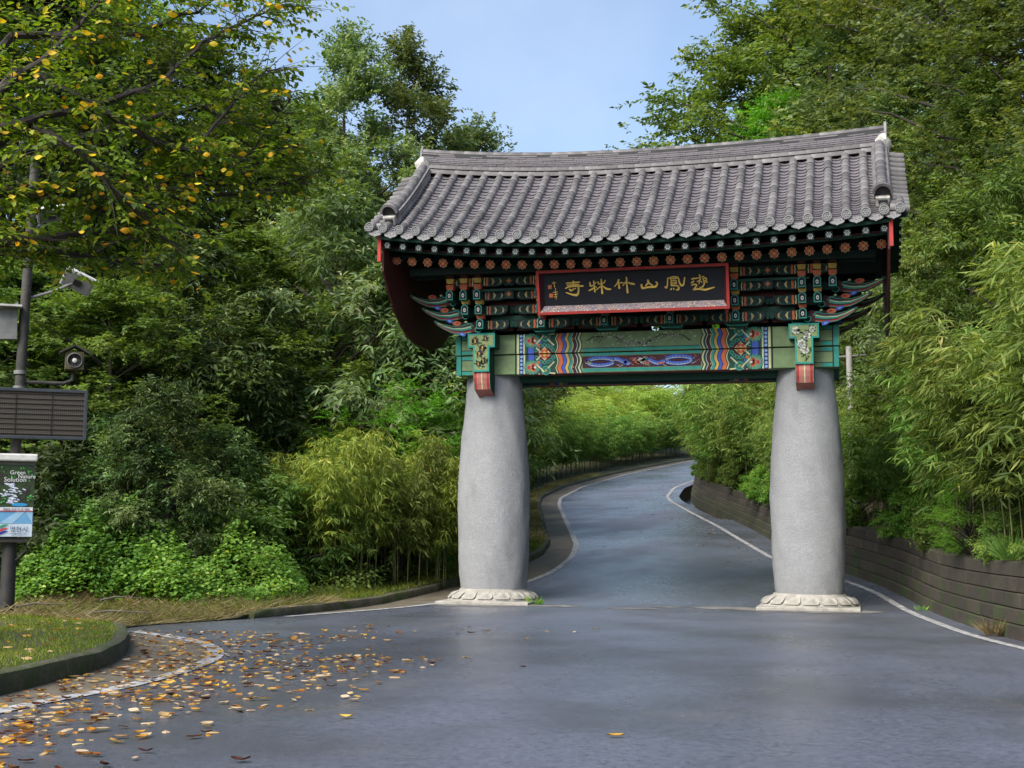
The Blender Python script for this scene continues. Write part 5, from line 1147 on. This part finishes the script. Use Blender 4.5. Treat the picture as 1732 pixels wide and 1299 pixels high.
# ---- right slope trees
OL = {1290: 'tall oak bordering the open sky to the right of it', 1385: 'tall oak behind the bright acacia above the roof', 1480: 'tall grey-green oak rising behind the right end of the roof ridge', 1590: 'very tall olive oak on the slope right of the roof', 1690: 'tall grey-green oak between the very tall olive oak and the slope edge', 1780: 'tall oak trunk and crown above the leaning bamboo bank', 1460: 'lower grey-green oak right behind the roof corner', 1560: 'lower grey-green oak beside the right gable of the gate', 1660: 'lower olive oak above the young trees of the bank', 1345: 'dark oak in shade behind the bright acacia', 1740: 'slender grey-green oak above the nearest bamboo', 1510: 'dark shaded oak behind the right gable of the gate', 1420: 'dark shaded oak behind the roof slope'}
for (k, px, top, t, mt, wd) in (('oak', 1290, 20, 66, 'leaf_oak', 1), ('oak2', 1385, -90, 62, 'leaf_oak', 1.1), ('tall', 1480, -160, 56, 'leaf_grey', 1.1), ('oak', 1590, -220, 50, 'leaf_oak', 1.1), ('oak2', 1690, -180, 44, 'leaf_grey', 1.1), ('oak', 1780, -120, 40, 'leaf_oak', 1.1), ('oak2', 1460, 160, 52, 'leaf_grey', .9), ('oak', 1560, 120, 46, 'leaf_grey', .9), ('oak2', 1660, 150, 40, 'leaf_oak', .9), ('oak', 1345, 110, 70, 'leaf_shaded', 1), ('tall', 1740, 200, 37, 'leaf_grey', .9), ('oak', 1510, 260, 60, 'leaf_shaded', 1), ('oak', 1420, 200, 72, 'leaf_shaded', 1)):
    plant_px(k, px, top, t, 'oak_tree', OL[px], mt, 'oaks on the right slope', wd)
plant_px('oak', 1296, 150, 86, 'oak_tree', 'olive tree at the open-sky end of the right slope wood', 'leaf_grey', None, .55)
plant_px('oak', 1325, 150, 60, 'acacia_tree', 'bright green tree crown just above the roof among the olive oaks', 'leaf_bright', None, .8)
plant_px('oak', 1292, 160, 64, 'acacia_tree', 'fresh green crown between the brighter acacia and the open sky', 'leaf_vine', None, .6)
YL = {1640: 'olive young tree in front of the slope oaks above the bamboo', 1725: 'yellow-green young tree leaning out above the nearest bamboo', 1560: 'grey-green young tree beside the right gable boards', 1490: 'olive young tree just behind the right stone pillar top', 1600: 'low olive young tree between bamboo and grey-green young tree', 1475: 'feathery blue-green young tree beside the utility pole'}
for (k, px, top, t, mt, wd) in (('chestnut', 1640, 330, 33, 'leaf_oak', .9), ('chestnut2', 1725, 290, 29, 'leaf_bamboo_green', .8), ('chestnut', 1560, 420, 37, 'leaf_grey', .9), ('chestnut2', 1490, 470, 43, 'leaf_oak', .8), ('chestnut', 1600, 470, 34, 'leaf_oak', .8), ('locust', 1475, 540, 44, 'leaf_chestnut', .8)):
    plant_px(k, px, top, t, 'young_tree', YL[px], mt, 'young trees on the right bank', wd)

# ---- bamboo
def make_bamboo(key, H=4.6, spread=1.15, nc=9, Lf=.25, Wf=.036):
    O = []; D = []; culms = []
    for c in range(nc):
        a = rng.uniform(0, 2*PI); r = spread*.45*math.sqrt(rng.uniform(0, 1)); b = np.array([r*math.cos(a), r*math.sin(a), 0]); out = np.array([math.cos(a+rng.normal()*.6), math.sin(a+rng.normal()*.6), 0]); h = H*rng.uniform(.72, 1.02); bend = rng.uniform(.35, 1.05)
        def cp(f): return b+np.array([0, 0, h*(f-.10*bend*f**3)])+out*(.10*f+bend*f**2.6)*h*.23
        culms.append([cp(f) for f in np.linspace(0, 1, 9)])
        for f in np.linspace(.32, 1, 17):
            p = cp(f); k = 3 if f > .45 else 1
            for _ in range(k):
                aa = rng.uniform(0, 2*PI); dd = np.array([math.cos(aa), math.sin(aa), rng.uniform(.0, .6)])+out*.35; ln = rng.uniform(.15, .62)*(1.1-.5*f)
                for q in (.35, .7, 1.0): O.append(p+dd*ln*q+np.array([0, 0, -.12*q*q])); D.append(dd+rng.normal(size=3)*.4+np.array([0, 0, -.35]))
    O = np.array(O); D = np.array(D); A = sprays(O, D, 7, Lf*.2, Lf, Wf, .75, .75, .6, .3)
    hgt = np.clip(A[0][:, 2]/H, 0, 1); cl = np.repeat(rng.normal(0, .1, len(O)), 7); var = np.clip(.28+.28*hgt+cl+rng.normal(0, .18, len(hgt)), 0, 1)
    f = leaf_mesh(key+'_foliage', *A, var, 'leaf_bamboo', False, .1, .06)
    cm = []
    for c in culms[:6]:
        m = MB().tube(c, [.017*(1-.07*i) for i in range(9)], 'culm', 6); cm.append(m.mesh('culm', True))
    return f, cm
BAM = [make_bamboo('bamboo%d' % i, 4.6) for i in range(4)]
def bamboo(x, y, h, label, group, mat='leaf_bamboo', nculm=6, wide=1.0, name='bamboo_clump', rz=None):
    f, cm = BAM[rng.integers(0, 4)]; s = h/4.6
    o = empty(name, (x, y, ground_z(x, y)-.03), rng.uniform(0, 6.28) if rz is None else rz, label, 'bamboo', group); o.scale = (s*wide, s*wide, s)
    c = link('foliage', f, o)
    if mat != 'leaf_bamboo': c.material_slots[0].link = 'OBJECT'; c.material_slots[0].material = MATS[mat]
    for k in range(nculm): link('culm', cm[k], o)
# yellow-green clump left of the gate
for (px, t, top) in ((505, 30.6, 745), (560, 30.2, 716), (622, 30.6, 708), (685, 31.2, 722), (735, 31.8, 742), (535, 32.4, 722), (600, 32.6, 703), (668, 32.6, 712), (728, 33.4, 728), (475, 31.8, 785)):
    Q = at(px, top, t); bamboo(Q[0], Q[1], Q[2]-ground_z(Q[0], Q[1]), 'yellowing bamboo clump on the verge left of the stone pillar', 'yellowing bamboo left of the gate', 'leaf_bamboo_yellow' if px < 580 or rng.random() < .3 else 'leaf_bamboo', 6, rng.uniform(.65, 1.0))
# right bank: above the wall, from beside the camera to the bend
rb_ = np.random.default_rng(5)
for y in np.arange(-9, 64, 1.35):
    for row, d in enumerate((.95, 2.3, 3.8)):
        if row == 2 and y > 30: continue
        yy = y+rb_.uniform(-.4, .4); xx = float(XW(yy))+d+rb_.uniform(-.3, .3); near = yy < 16
        q_ = np.array([xx, yy, 3])-CAM; ppx = 866+FPX*(q_@_r)/(q_@_fw)
        if row < 2 and 1422 < ppx < 1462 and q_@_fw < 38: continue
        h = rb_.uniform(2.8, 3.5) if 0 < yy < 22 else rb_.uniform(4.2, 5.3) if yy > 8 else rb_.uniform(3.8, 4.9)
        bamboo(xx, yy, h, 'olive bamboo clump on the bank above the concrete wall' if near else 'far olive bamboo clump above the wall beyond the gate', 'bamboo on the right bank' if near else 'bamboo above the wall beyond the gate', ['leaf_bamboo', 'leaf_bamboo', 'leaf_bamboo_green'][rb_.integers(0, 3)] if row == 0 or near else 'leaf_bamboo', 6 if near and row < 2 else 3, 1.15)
# left of the road beyond the gate
for y in np.arange(7, 118, 2.5):
    for row, d in enumerate((2.2, 4.2)):
        yy = y+rb_.uniform(-.6, .6); xx = float(XkL(yy))-d+rb_.uniform(-.4, .4); dark = row == 0
        if yy < 13 and row == 0: continue
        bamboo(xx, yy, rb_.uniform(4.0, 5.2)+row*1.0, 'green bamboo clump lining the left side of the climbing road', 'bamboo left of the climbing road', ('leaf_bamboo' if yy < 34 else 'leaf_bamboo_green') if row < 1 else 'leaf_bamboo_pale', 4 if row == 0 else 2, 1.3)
# hillside behind the bend
for k in range(70):
    px = rb_.uniform(880, 1330); t = rb_.uniform(95, 165); Q = at(px, 700, t); x, y = Q[0], Q[1]
    if XkL(y)-4 < x < XW(y)+2: continue
    bamboo(x, y, rb_.uniform(5.5, 8.5), 'pale green bamboo clump high on the hillside behind the bend', 'bamboo on the far hillside', 'leaf_bamboo_pale', 2, 1.5)
for (px, top, t) in ((905, 655, 75), (940, 645, 100), (1010, 640, 140), (1080, 630, 160), (1290, 620, 75), (980, 600, 170), (1100, 590, 180)):
    Q = at(px, top, t)
    if XkL(Q[1])-5 < Q[0] < XW(Q[1])+3: continue
    plant_px('oak' if px % 2 else 'locust', px, top, t, 'hillside_tree', 'light green tree on the hillside seen through the gate', 'leaf_vine', 'trees on the far hillside', 1.2)
# dense understorey bushes at the foot of the wood and along the bank, so no bare soil shows
for k in range(40):
    px = rb_.uniform(-60, 790); t = rb_.uniform(36, 56); Q = at(px, 850, t); x, y = Q[0], Q[1]
    if x > XkL(y)-2.5: continue
    plant(['shrub', 'shrub2'][k % 2], x, y, rb_.uniform(1.8, 3.4), 'undergrowth_bush', 'dark green bush in the shade under the left wood', 'bush', 'leaf_shaded', 'undergrowth of the left wood', 1.25)
for (px, top, t) in ((-60, 420, 78), (60, 380, 82), (190, 400, 76), (320, 420, 84), (450, 400, 80), (570, 430, 86), (690, 420, 82), (800, 440, 90)):
    plant_px('oak', px, top, t, 'backdrop_tree', 'dark distant tree closing the depth of the left wood', 'leaf_shaded', 'distant trees of the left wood', 1.5)
for y in np.arange(-8, 60, 1.5):
    yy = y+rb_.uniform(-.5, .5); xx = float(XW(yy))+rb_.uniform(.55, .9)
    if rb_.random() < .8: plant(['shrub', 'shrub2'][rb_.integers(0, 2)], xx-.15, yy, rb_.uniform(.55, 1.2), 'low_plant', 'low leafy weed hanging over the top of the concrete wall', 'plant', ['leaf_oak', 'leaf_vine', 'leaf_bamboo_green'][rb_.integers(0, 3)], 'weeds along the wall top', 1.0)
for y in np.arange(2, 40, 1.6):
    for d in (4.2, 6.5, 9.5):
        yy = y+rb_.uniform(-.7, .7); plant(['shrub', 'shrub2'][rb_.integers(0, 2)], float(XW(yy))+d+rb_.uniform(-.6, .6), yy, rb_.uniform(2.2, 3.6), 'slope_bush', 'green bush on the slope behind the right bamboo', 'bush', 'leaf_oak', 'bushes on the right slope', 1.3)
Q = at(1545, 850, 25.2); plant('locust', float(XW(Q[1]))+.4, Q[1], 1.7, 'fern_bush', 'bright green feathery fern bush spilling over the wall', 'bush', 'leaf_bright', None, 1.3)
Q = at(1600, 850, 24); plant('locust', float(XW(Q[1]))+.9, Q[1]-.2, 1.0, 'fern_bush', 'smaller green fern tuft beside the bright fern bush', 'bush', 'leaf_vine', None, 1.3)

# ---- vine mound and creeping cover left of the gate
def cover(name, px0, px1, t0, t1, hgt, N, Lf, Wf, mat, seed, edge=.6):
    r = np.random.default_rng(seed); px = r.uniform(px0, px1, N); t = r.uniform(t0, t1, N); Q = CAM+t[:, None]*(_fw+_r*((px-866)/FPX)[:, None]-_u*((960-649.5)/FPX)); x, y = Q[:, 0], Q[:, 1]
    ok = x < XkL(y)-edge; x, y, px, t = x[ok], y[ok], px[ok], t[ok]
    u = np.clip((px-px0)/(px1-px0), 0, 1); v = np.clip((t-t0)/(t1-t0), 0, 1)
    h = hgt*(np.sin(PI*np.clip(u, 0, 1))**.5)*np.sin(PI*np.clip(v*.85+.03, 0, 1))**.6*(1+.4*vnoise(x*.9, y*.9, seed)+.4*vnoise(x*2.3, y*2.3, seed+1)+.2*vnoise(x*5, y*5, seed+2))
    z = z_left(x, y)+np.maximum(h, .03)*np.where(r.random(len(x)) < .6, 1, r.uniform(.3, 1, len(x)))+r.normal(0, .07, len(x))
    n = len(x); base = np.stack([x, y, z], 1); a = r.uniform(0, 2*PI, n); d = np.stack([np.cos(a), np.sin(a), r.normal(-.1, .3, n)], 1); nn = np.stack([r.normal(0, .4, n)+.1, r.normal(0, .4, n)-.35, np.ones(n)], 1)
    sc = r.uniform(.6, 1.25, n); var = np.clip(.42+.3*vnoise(x*1.2, y*1.2, seed+4)+.15*vnoise(x*3.7, y*3.7, seed+7)+r.normal(0, .22, n), 0, 1)
    o = link(name, leaf_mesh(name, base, d, nn, Lf*sc, Wf*sc, var, mat, True, .12, .2)); return o
tag(cover('vine_mound', 15, 345, 24.9, 29, 1.5, 24000, .088, .064, 'leaf_vine', 3), 'rounded mound of light green vine leaves behind the dry grass', 'vines', kind='stuff')
tag(cover('ground_cover', 200, 520, 25.4, 31, 1.15, 15000, .085, .06, 'leaf_vine', 6), 'low green creeping cover between vine mound and yellow bamboo', 'ground cover', kind='stuff')
tag(cover('ground_cover', 440, 800, 28.4, 33, .35, 5000, .10, .06, 'leaf_oak', 8), 'dark low leaves at the foot of the yellow bamboo', 'ground cover', kind='stuff')
tag(cover('ground_cover', -80, 500, 27, 34, .5, 8000, .13, .07, 'leaf_shaded', 10), 'dark leaf cover on the floor of the left wood', 'ground cover', kind='stuff')

# ---- grass
def blades(name, xy, h, wdt, mat, seed, lean=.5, zf=None):
    r = np.random.default_rng(seed); n = len(xy); x, y = xy[:, 0], xy[:, 1]; z = (zf or z_left)(x, y)-.01
    a = r.uniform(0, 2*PI, n); d = np.stack([np.cos(a)*lean*r.uniform(.2, 1.6, n), np.sin(a)*lean*r.uniform(.2, 1.6, n), np.ones(n)], 1); nn = np.stack([-np.sin(a), np.cos(a), np.zeros(n)], 1)+r.normal(size=(n, 3))*.3
    L = h*r.uniform(.5, 1.3, n); var = np.clip(.45+.3*vnoise(x*1.3, y*1.3, seed)+r.normal(0, .2, n), 0, 1)
    return link(name, leaf_mesh(name, np.stack([x, y, z], 1), vn(d), nn, L, np.full(n, wdt)*r.uniform(.7, 1.3, n), var, mat, False, .05, .04))
def scatter(n, y0, y1, d0, d1, seed, keep=None):
    r = np.random.default_rng(seed); y = r.uniform(y0, y1, n); d = d0+(d1-d0)*r.uniform(0, 1, n); x = XkL(y)-.2-d; q = np.stack([x, y], 1)
    return q if keep is None else q[keep(q, r)]
tag(blades('grass', scatter(26000, -19, -9.5, 0, 5.5, 1), .07, .012, 'grass_green', 21, .7), 'short mown green grass on the raised kerbed corner', 'grass', kind='stuff')
tag(blades('grass', scatter(16000, -6, 14, 0, 2.2, 2), .13, .016, 'grass_green', 22, .7), 'yellow green grass strip behind the far kerb', 'grass', kind='stuff')
dry = scatter(30000, -10.2, -3.0, -.05, 7, 3, lambda q, r: (vnoise(q[:, 0]*.7, q[:, 1]*.7, 9)+r.uniform(-.8, 1.0, len(q)) > -.35))
tag(blades('dry_grass', dry, .42, .014, 'grass_dry', 23, 4.5), 'heap of dry tan grass lying in front of the vine mound', 'grass', kind='stuff')
tag(blades('dry_grass', scatter(5000, -8.5, 0, .1, 2.8, 4), .2, .012, 'grass_green', 24, 1.0), 'green tufts mixed into the dry grass by the road', 'grass', kind='stuff')
tag(blades('grass', np.concatenate([scatter(6000, 12, 70, 0, .9, 5)]), .2, .03, 'grass_dry', 25, .8), 'dry grass fringe behind the kerb of the climbing road', 'grass', kind='stuff')
for (px, py, t, a, L, lab) in ((205, 1008, 24.5, .3, .75, 'pale broken branch lying on the dry grass'), (70, 995, 22.8, .1, .8, 'short grey stick beside the pole foot in dry grass'), (195, 1045, 22.6, -.2, 1.1, 'thin brown twig on the dry grass edge near asphalt')):
    Q = at(px, py, t); z = ground_z(Q[0], Q[1])+.16; o = MB().tube([(-L/2, 0, 0), (-.1, .03, .05), (L/2, 0, .02)], [.022, .02, .008], 'dead_wood', 6).build('fallen_branch', smooth=True, matrix=Matrix.Translation((Q[0], Q[1], z)) @ Matrix.Rotation(RZ+a, 4, 'Z')); tag(o, lab, 'branch')
# tufts growing at the wall foot, the wall top and beside the plinth
def tuft(x, y, z, h, n, mat, name, label, seed, wdt=.012):
    r = np.random.default_rng(seed); a = r.uniform(0, 2*PI, n); rad = .12*np.sqrt(r.uniform(0, 1, n)); base = np.stack([rad*np.cos(a), rad*np.sin(a), np.zeros(n)], 1); d = np.stack([np.cos(a)*.7, np.sin(a)*.7, np.ones(n)], 1)+r.normal(size=(n, 3))*.25
    nn = np.stack([-np.sin(a), np.cos(a), np.full(n, .3)], 1); o = link(name, leaf_mesh(name, base, d, nn, h*r.uniform(.5, 1.2, n), np.full(n, wdt), np.clip(r.normal(.5, .2, n), 0, 1), mat, False, .05, .06)); o.location = (x, y, z); tag(o, label, 'plant'); return o
Q = at(1690, 1068, 20.9); tuft(float(XW(Q[1]))-.12, Q[1], 0, .34, 150, 'grass_dry', 'grass_tuft', 'dry grass tuft growing at the foot of the concrete wall', 41)
tuft(-2.28, -.62, .0, .26, 40, 'leaf_vine', 'weed', 'small green weed growing beside the left plinth', 42, .03)
Q = at(1640, 985, 21.6); tuft(float(XW(Q[1]))+.3, Q[1], WALL_H, .5, 160, 'leaf_bamboo_green', 'grass_tuft', 'long green grass drooping over the wall top', 43)
Q = at(1515, 1023, 27); tuft(float(XW(Q[1]))-.15, Q[1], float(zr(Q[1])), .12, 50, 'leaf_vine', 'weed', 'tiny green weed on the white line by the wall foot', 44)

# ---- cherry tree over the grass corner: limbs reach into the picture from the left
TX = np.array([-7.6, -14.6]); tz = ground_z(*TX)
ch = empty('cherry_tree', (TX[0], TX[1], tz), 0, 'cherry tree with long limbs and yellowing leaves overhanging the road corner', 'tree')
loc0 = np.array([TX[0], TX[1], tz])
limbs = []   # (points, radius)
def px3(px, py, t): return np.array(at(px, py, t))-loc0
LIMB = [[(-260, 560, 13.5), (-60, 300, 14), (0, 155, 14.3), (90, 85, 14.6), (170, 5, 15), (230, -70, 15.2)],
        [(-260, 480, 13.4), (-80, 235, 14), (40, 205, 14.3), (160, 180, 14.8), (280, 135, 15.2), (345, 70, 15.4), (420, 35, 15.6), (470, 5, 15.7)],
        [(-230, 420, 13.6), (30, 120, 14.5), (150, 170, 14.6), (260, 240, 15), (330, 255, 15.3), (400, 170, 15.6), (450, 120, 15.8)],
        [(-240, 500, 13.8), (40, 205, 14.4), (130, 250, 14.2), (200, 330, 14.5), (300, 420, 15)],
        [(-240, 560, 13.8), (-60, 330, 14), (60, 325, 14.6), (165, 310, 15), (330, 340, 15.6), (430, 250, 16), (490, 170, 16.2)],
        [(-230, 600, 13.6), (-20, 330, 14.2), (100, 320, 14.8), (230, 380, 15.2), (330, 330, 15.7), (450, 320, 16.2), (540, 290, 16.6)],
        [(-250, 640, 13.4), (-60, 420, 13.9), (60, 400, 14.3), (180, 390, 14.8), (290, 300, 15.4), (400, 290, 15.9), (500, 250, 16.3)],
        [(-230, 360, 14.0), (20, 60, 15), (120, 60, 15.2), (230, 55, 15.4), (330, 20, 15.6), (400, -30, 15.8)],
        [(-230, 300, 14.2), (-20, -30, 15), (120, -60, 15.3), (260, -60, 15.6)],
        [(-250, 590, 13.8), (-60, 430, 14.3), (60, 425, 14.8), (190, 440, 15.4), (300, 455, 15.9)],
        [(-230, 460, 14.2), (30, 260, 15.2), (200, 215, 15.8), (340, 180, 16.3), (450, 230, 16.6), (520, 300, 17)]]
tb = MB(); trunk_pts = [(0, 0, -.2), (.05, .02, .8), (.0, .05, 1.7), (.15, .0, 2.6), (.2, -.1, 3.6), (.3, -.1, 5.0), (.3, 0, 6.8)]
tb.tube(trunk_pts, [.24, .19, .17, .15, .12, .09, .04], 'bark_cherry', 12); tro = tb.build('trunk', ch, smooth=True)
so = []; sdv = []; rc_ = np.random.default_rng(77)
for li, L in enumerate(LIMB):
    pts = [px3(*q) for q in L]; h0 = max(1.6, min(5.6, pts[0][2]*.9)); st = np.array([.15, 0, h0-.4]); pts = [st]+pts
    fine = []
    for i in range(len(pts)-1):
        for k in range(4):
            f = k/4; a, b = pts[i], pts[i+1]; fine.append(a+(b-a)*f+rc_.normal(size=3)*.015)
    fine.append(pts[-1]); n = len(fine)
    MB().tube(fine, [max(.007, .066*(1-i/n)**1.1+.005) for i in range(n)], 'bark_cherry', 7, False).build('limb', ch, smooth=True)
    tw = MB()
    for i in range(6, n):
        for _ in range(7):
            a = rc_.uniform(0, 2*PI); t_ = nrm(fine[min(i+1, n-1)]-fine[i-1]); d = nrm(t_*rc_.uniform(.2, 1.1)+np.array([math.cos(a), math.sin(a), rc_.uniform(-.32, .2)])); ln = rc_.uniform(.2, .8)
            p0 = fine[i]; p1 = p0+d*ln*.5+np.array([0, 0, -.02]); p2 = p0+d*ln+np.array([0, 0, -.10*ln]); tw.tube([p0, p1, p2], [.006, .004, .002], 'bark_cherry', 4, False)
            for q in (p0*.5+p1*.5, p1, p2): so.append(q); sdv.append(d+rc_.normal(size=3)*.35)
    tw.build('twig_spray', ch)['kind'] = 'stuff'
so = np.array(so); sdv = np.array(sdv)
keep = rc_.random(len(so)) < .46; so = so[keep]; sdv = sdv[keep]
A = sprays(so, sdv, 7, .045, .088, .05, .35, .9, 1.2, .22)
var = np.clip(.45+np.repeat(rc_.normal(0, .17, len(so)), 7)+rc_.normal(0, .2, len(A[0])), 0, 1)
co = link('crown', leaf_mesh('cherry_crown', *A, var, 'leaf_cherry', True, .1, .18), ch); co['kind'] = 'stuff'
# single turned leaves, picked out one by one
def one_leaf(name, mat, v, L=.09, W=.055, curl=.2):
    us = np.linspace(0, 1, 5); wv = np.array([.05, .42, .5, .33, .02])*W; V = []
    for u, w_ in zip(us, wv):
        for s in (-1, 0, 1): V.append((u*L-L/2, s*w_, abs(s)*W*.14+curl*L*((2*u-1)**2*.42+.12*math.sin(u*5+v*9)*s)+.003))
    F = [(i*3+j, i*3+j+1, (i+1)*3+j+1, (i+1)*3+j) for i in range(4) for j in range(2)]
    return fastmesh(name, np.array(V), np.array(F)[:, ::-1].copy(), [MATS[mat]], np.full(len(F), v), True)
yl = [one_leaf('yellow_leaf', 'leaf_yellow', v, .092, .058, c) for v, c in ((.1, .1), (.4, .25), (.6, .05), (.9, .2))]
tocam = vn((CAM-loc0)-so); vis = np.array([0 < 866+FPX*((p+loc0-CAM)@_r)/((p+loc0-CAM)@_fw) < 600 for p in so]); idx = rc_.choice(np.where(vis)[0], 290, replace=False)
for i in idx:
    q = so[i]+rc_.normal(size=3)*.08+tocam[i]*rc_.uniform(.05, .6); o = link('yellow_leaf', yl[rc_.integers(0, 4)], ch, Matrix.Translation(q) @ Matrix.Rotation(rc_.uniform(0, 6.28), 4, 'Z') @ Matrix.Rotation(rc_.uniform(.3, 1.5), 4, 'X') @ Matrix.Rotation(rc_.uniform(-.5, .5), 4, 'Y') @ Matrix.Scale(rc_.uniform(.75, 1.15), 4))

# ---- fallen leaves
FL = [one_leaf('fallen_leaf', 'leaf_fallen', v, .105, .062, c) for v, c in ((.05, .3), (.22, .12), (.42, .25), (.52, .1), (.62, .3), (.75, .04), (.85, .1), (.95, .02), (.9, .05), (.3, .04))]
rl = np.random.default_rng(31)
def leaf_spot():
    while True:
        u = rl.random()
        if u < .72: x = rl.uniform(-3.9, -.2); y = -20.8+8.5*rl.random()**2.0; dens = math.exp(-max(0, x+2.15-.10*(y+20))/.55)
        elif u < .90: x = rl.uniform(-6.5, -2.8); y = rl.uniform(-15, -9.2); dens = 1.0 if x > XkL(y) else 0
        else: x = rl.uniform(-4, 2.2); y = rl.uniform(-17, -7); dens = math.exp(-max(0, x+3.2)/1.3)
        if x < XkL(y)+.05: continue
        if rl.random() < dens: return x, y
def lay(x, y, z, s=1.0):
    k = rl.integers(0, len(FL)); flip = rl.random() < .35
    return FL[k], Matrix.Translation((x, y, z+.005)) @ Matrix.Rotation(rl.uniform(0, 6.28), 4, 'Z') @ Matrix.Rotation(rl.normal(0, .18)+(PI if flip else 0), 4, 'X') @ Matrix.Scale(s*rl.uniform(.55, 1.3), 4)
spots = [leaf_spot() for _ in range(1650)]
spots.sort(key=lambda q: (q[0]-CAM[0])**2+(q[1]-CAM[1])**2)
for (x, y) in spots[:296]:
    me, T = lay(x, y, .008); o = link('fallen_leaf', me, None, T); tag(o, 'fallen yellow or brown cherry leaf lying on the asphalt by the kerb', 'leaf', 'fallen cherry leaves by the kerb')
for (px, py, lab, k) in ((1041, 1248, 'lone yellow leaf on bare asphalt in the middle of the road', 3), (585, 1216, 'curled orange leaf apart from the others on asphalt', 4), (407, 1290, 'dark brown curled leaf at the edge of the leaf scatter', 0)):
    dd = _fw+_r*(px-866)/FPX-_u*(py-649.5)/FPX; t = -CAM[2]/dd[2]; Q = CAM+dd*t; o = link('fallen_leaf', FL[k], None, Matrix.Translation((Q[0], Q[1], .014)) @ Matrix.Rotation(.3, 4, 'Z') @ Matrix.Scale(1.25, 4)); tag(o, lab, 'leaf')
def litter(name, pts, label, s=1.0):
    V = []; F = []; va = []
    for (x, y, z) in pts:
        me, T = lay(x, y, z, s); k = len(V); V += [tuple(T @ v.co) for v in me.vertices]; F += [[i+k for i in p.vertices] for p in me.polygons]; a = me.attributes['var'].data[0].value; va += [a]*len(me.polygons)
    o = link(name, fastmesh(name, np.array(V), np.array(F), [MATS['leaf_fallen']], np.array(va))); tag(o, label, 'leaves', kind='stuff')
litter('leaf_litter', [(x, y, .010) for x, y in spots[296:]], 'farther fallen leaves scattered over gutter and asphalt')
pts = []
for _ in range(260):
    y = rl.uniform(3, 60); x = float(XR(y))+.3-abs(rl.normal(0, 1.0)); pts.append((x, y, float(zr(y))))
for _ in range(70): y = rl.uniform(5, 60); pts.append((rl.uniform(float(XwL(y))-.6, float(XR(y))), y, float(zr(y))))
litter('leaf_litter', pts, 'small dead leaves scattered along the road beyond the gate', .9)
pts = []
for _ in range(120):
    y = rl.uniform(-18, -9.6); x = float(XkL(y))-.3-abs(rl.normal(0, 1.6)); pts.append((x, y, ground_z(x, y)+.03))
litter('leaf_litter', pts, 'yellow leaves lying on the mown grass corner', .9)
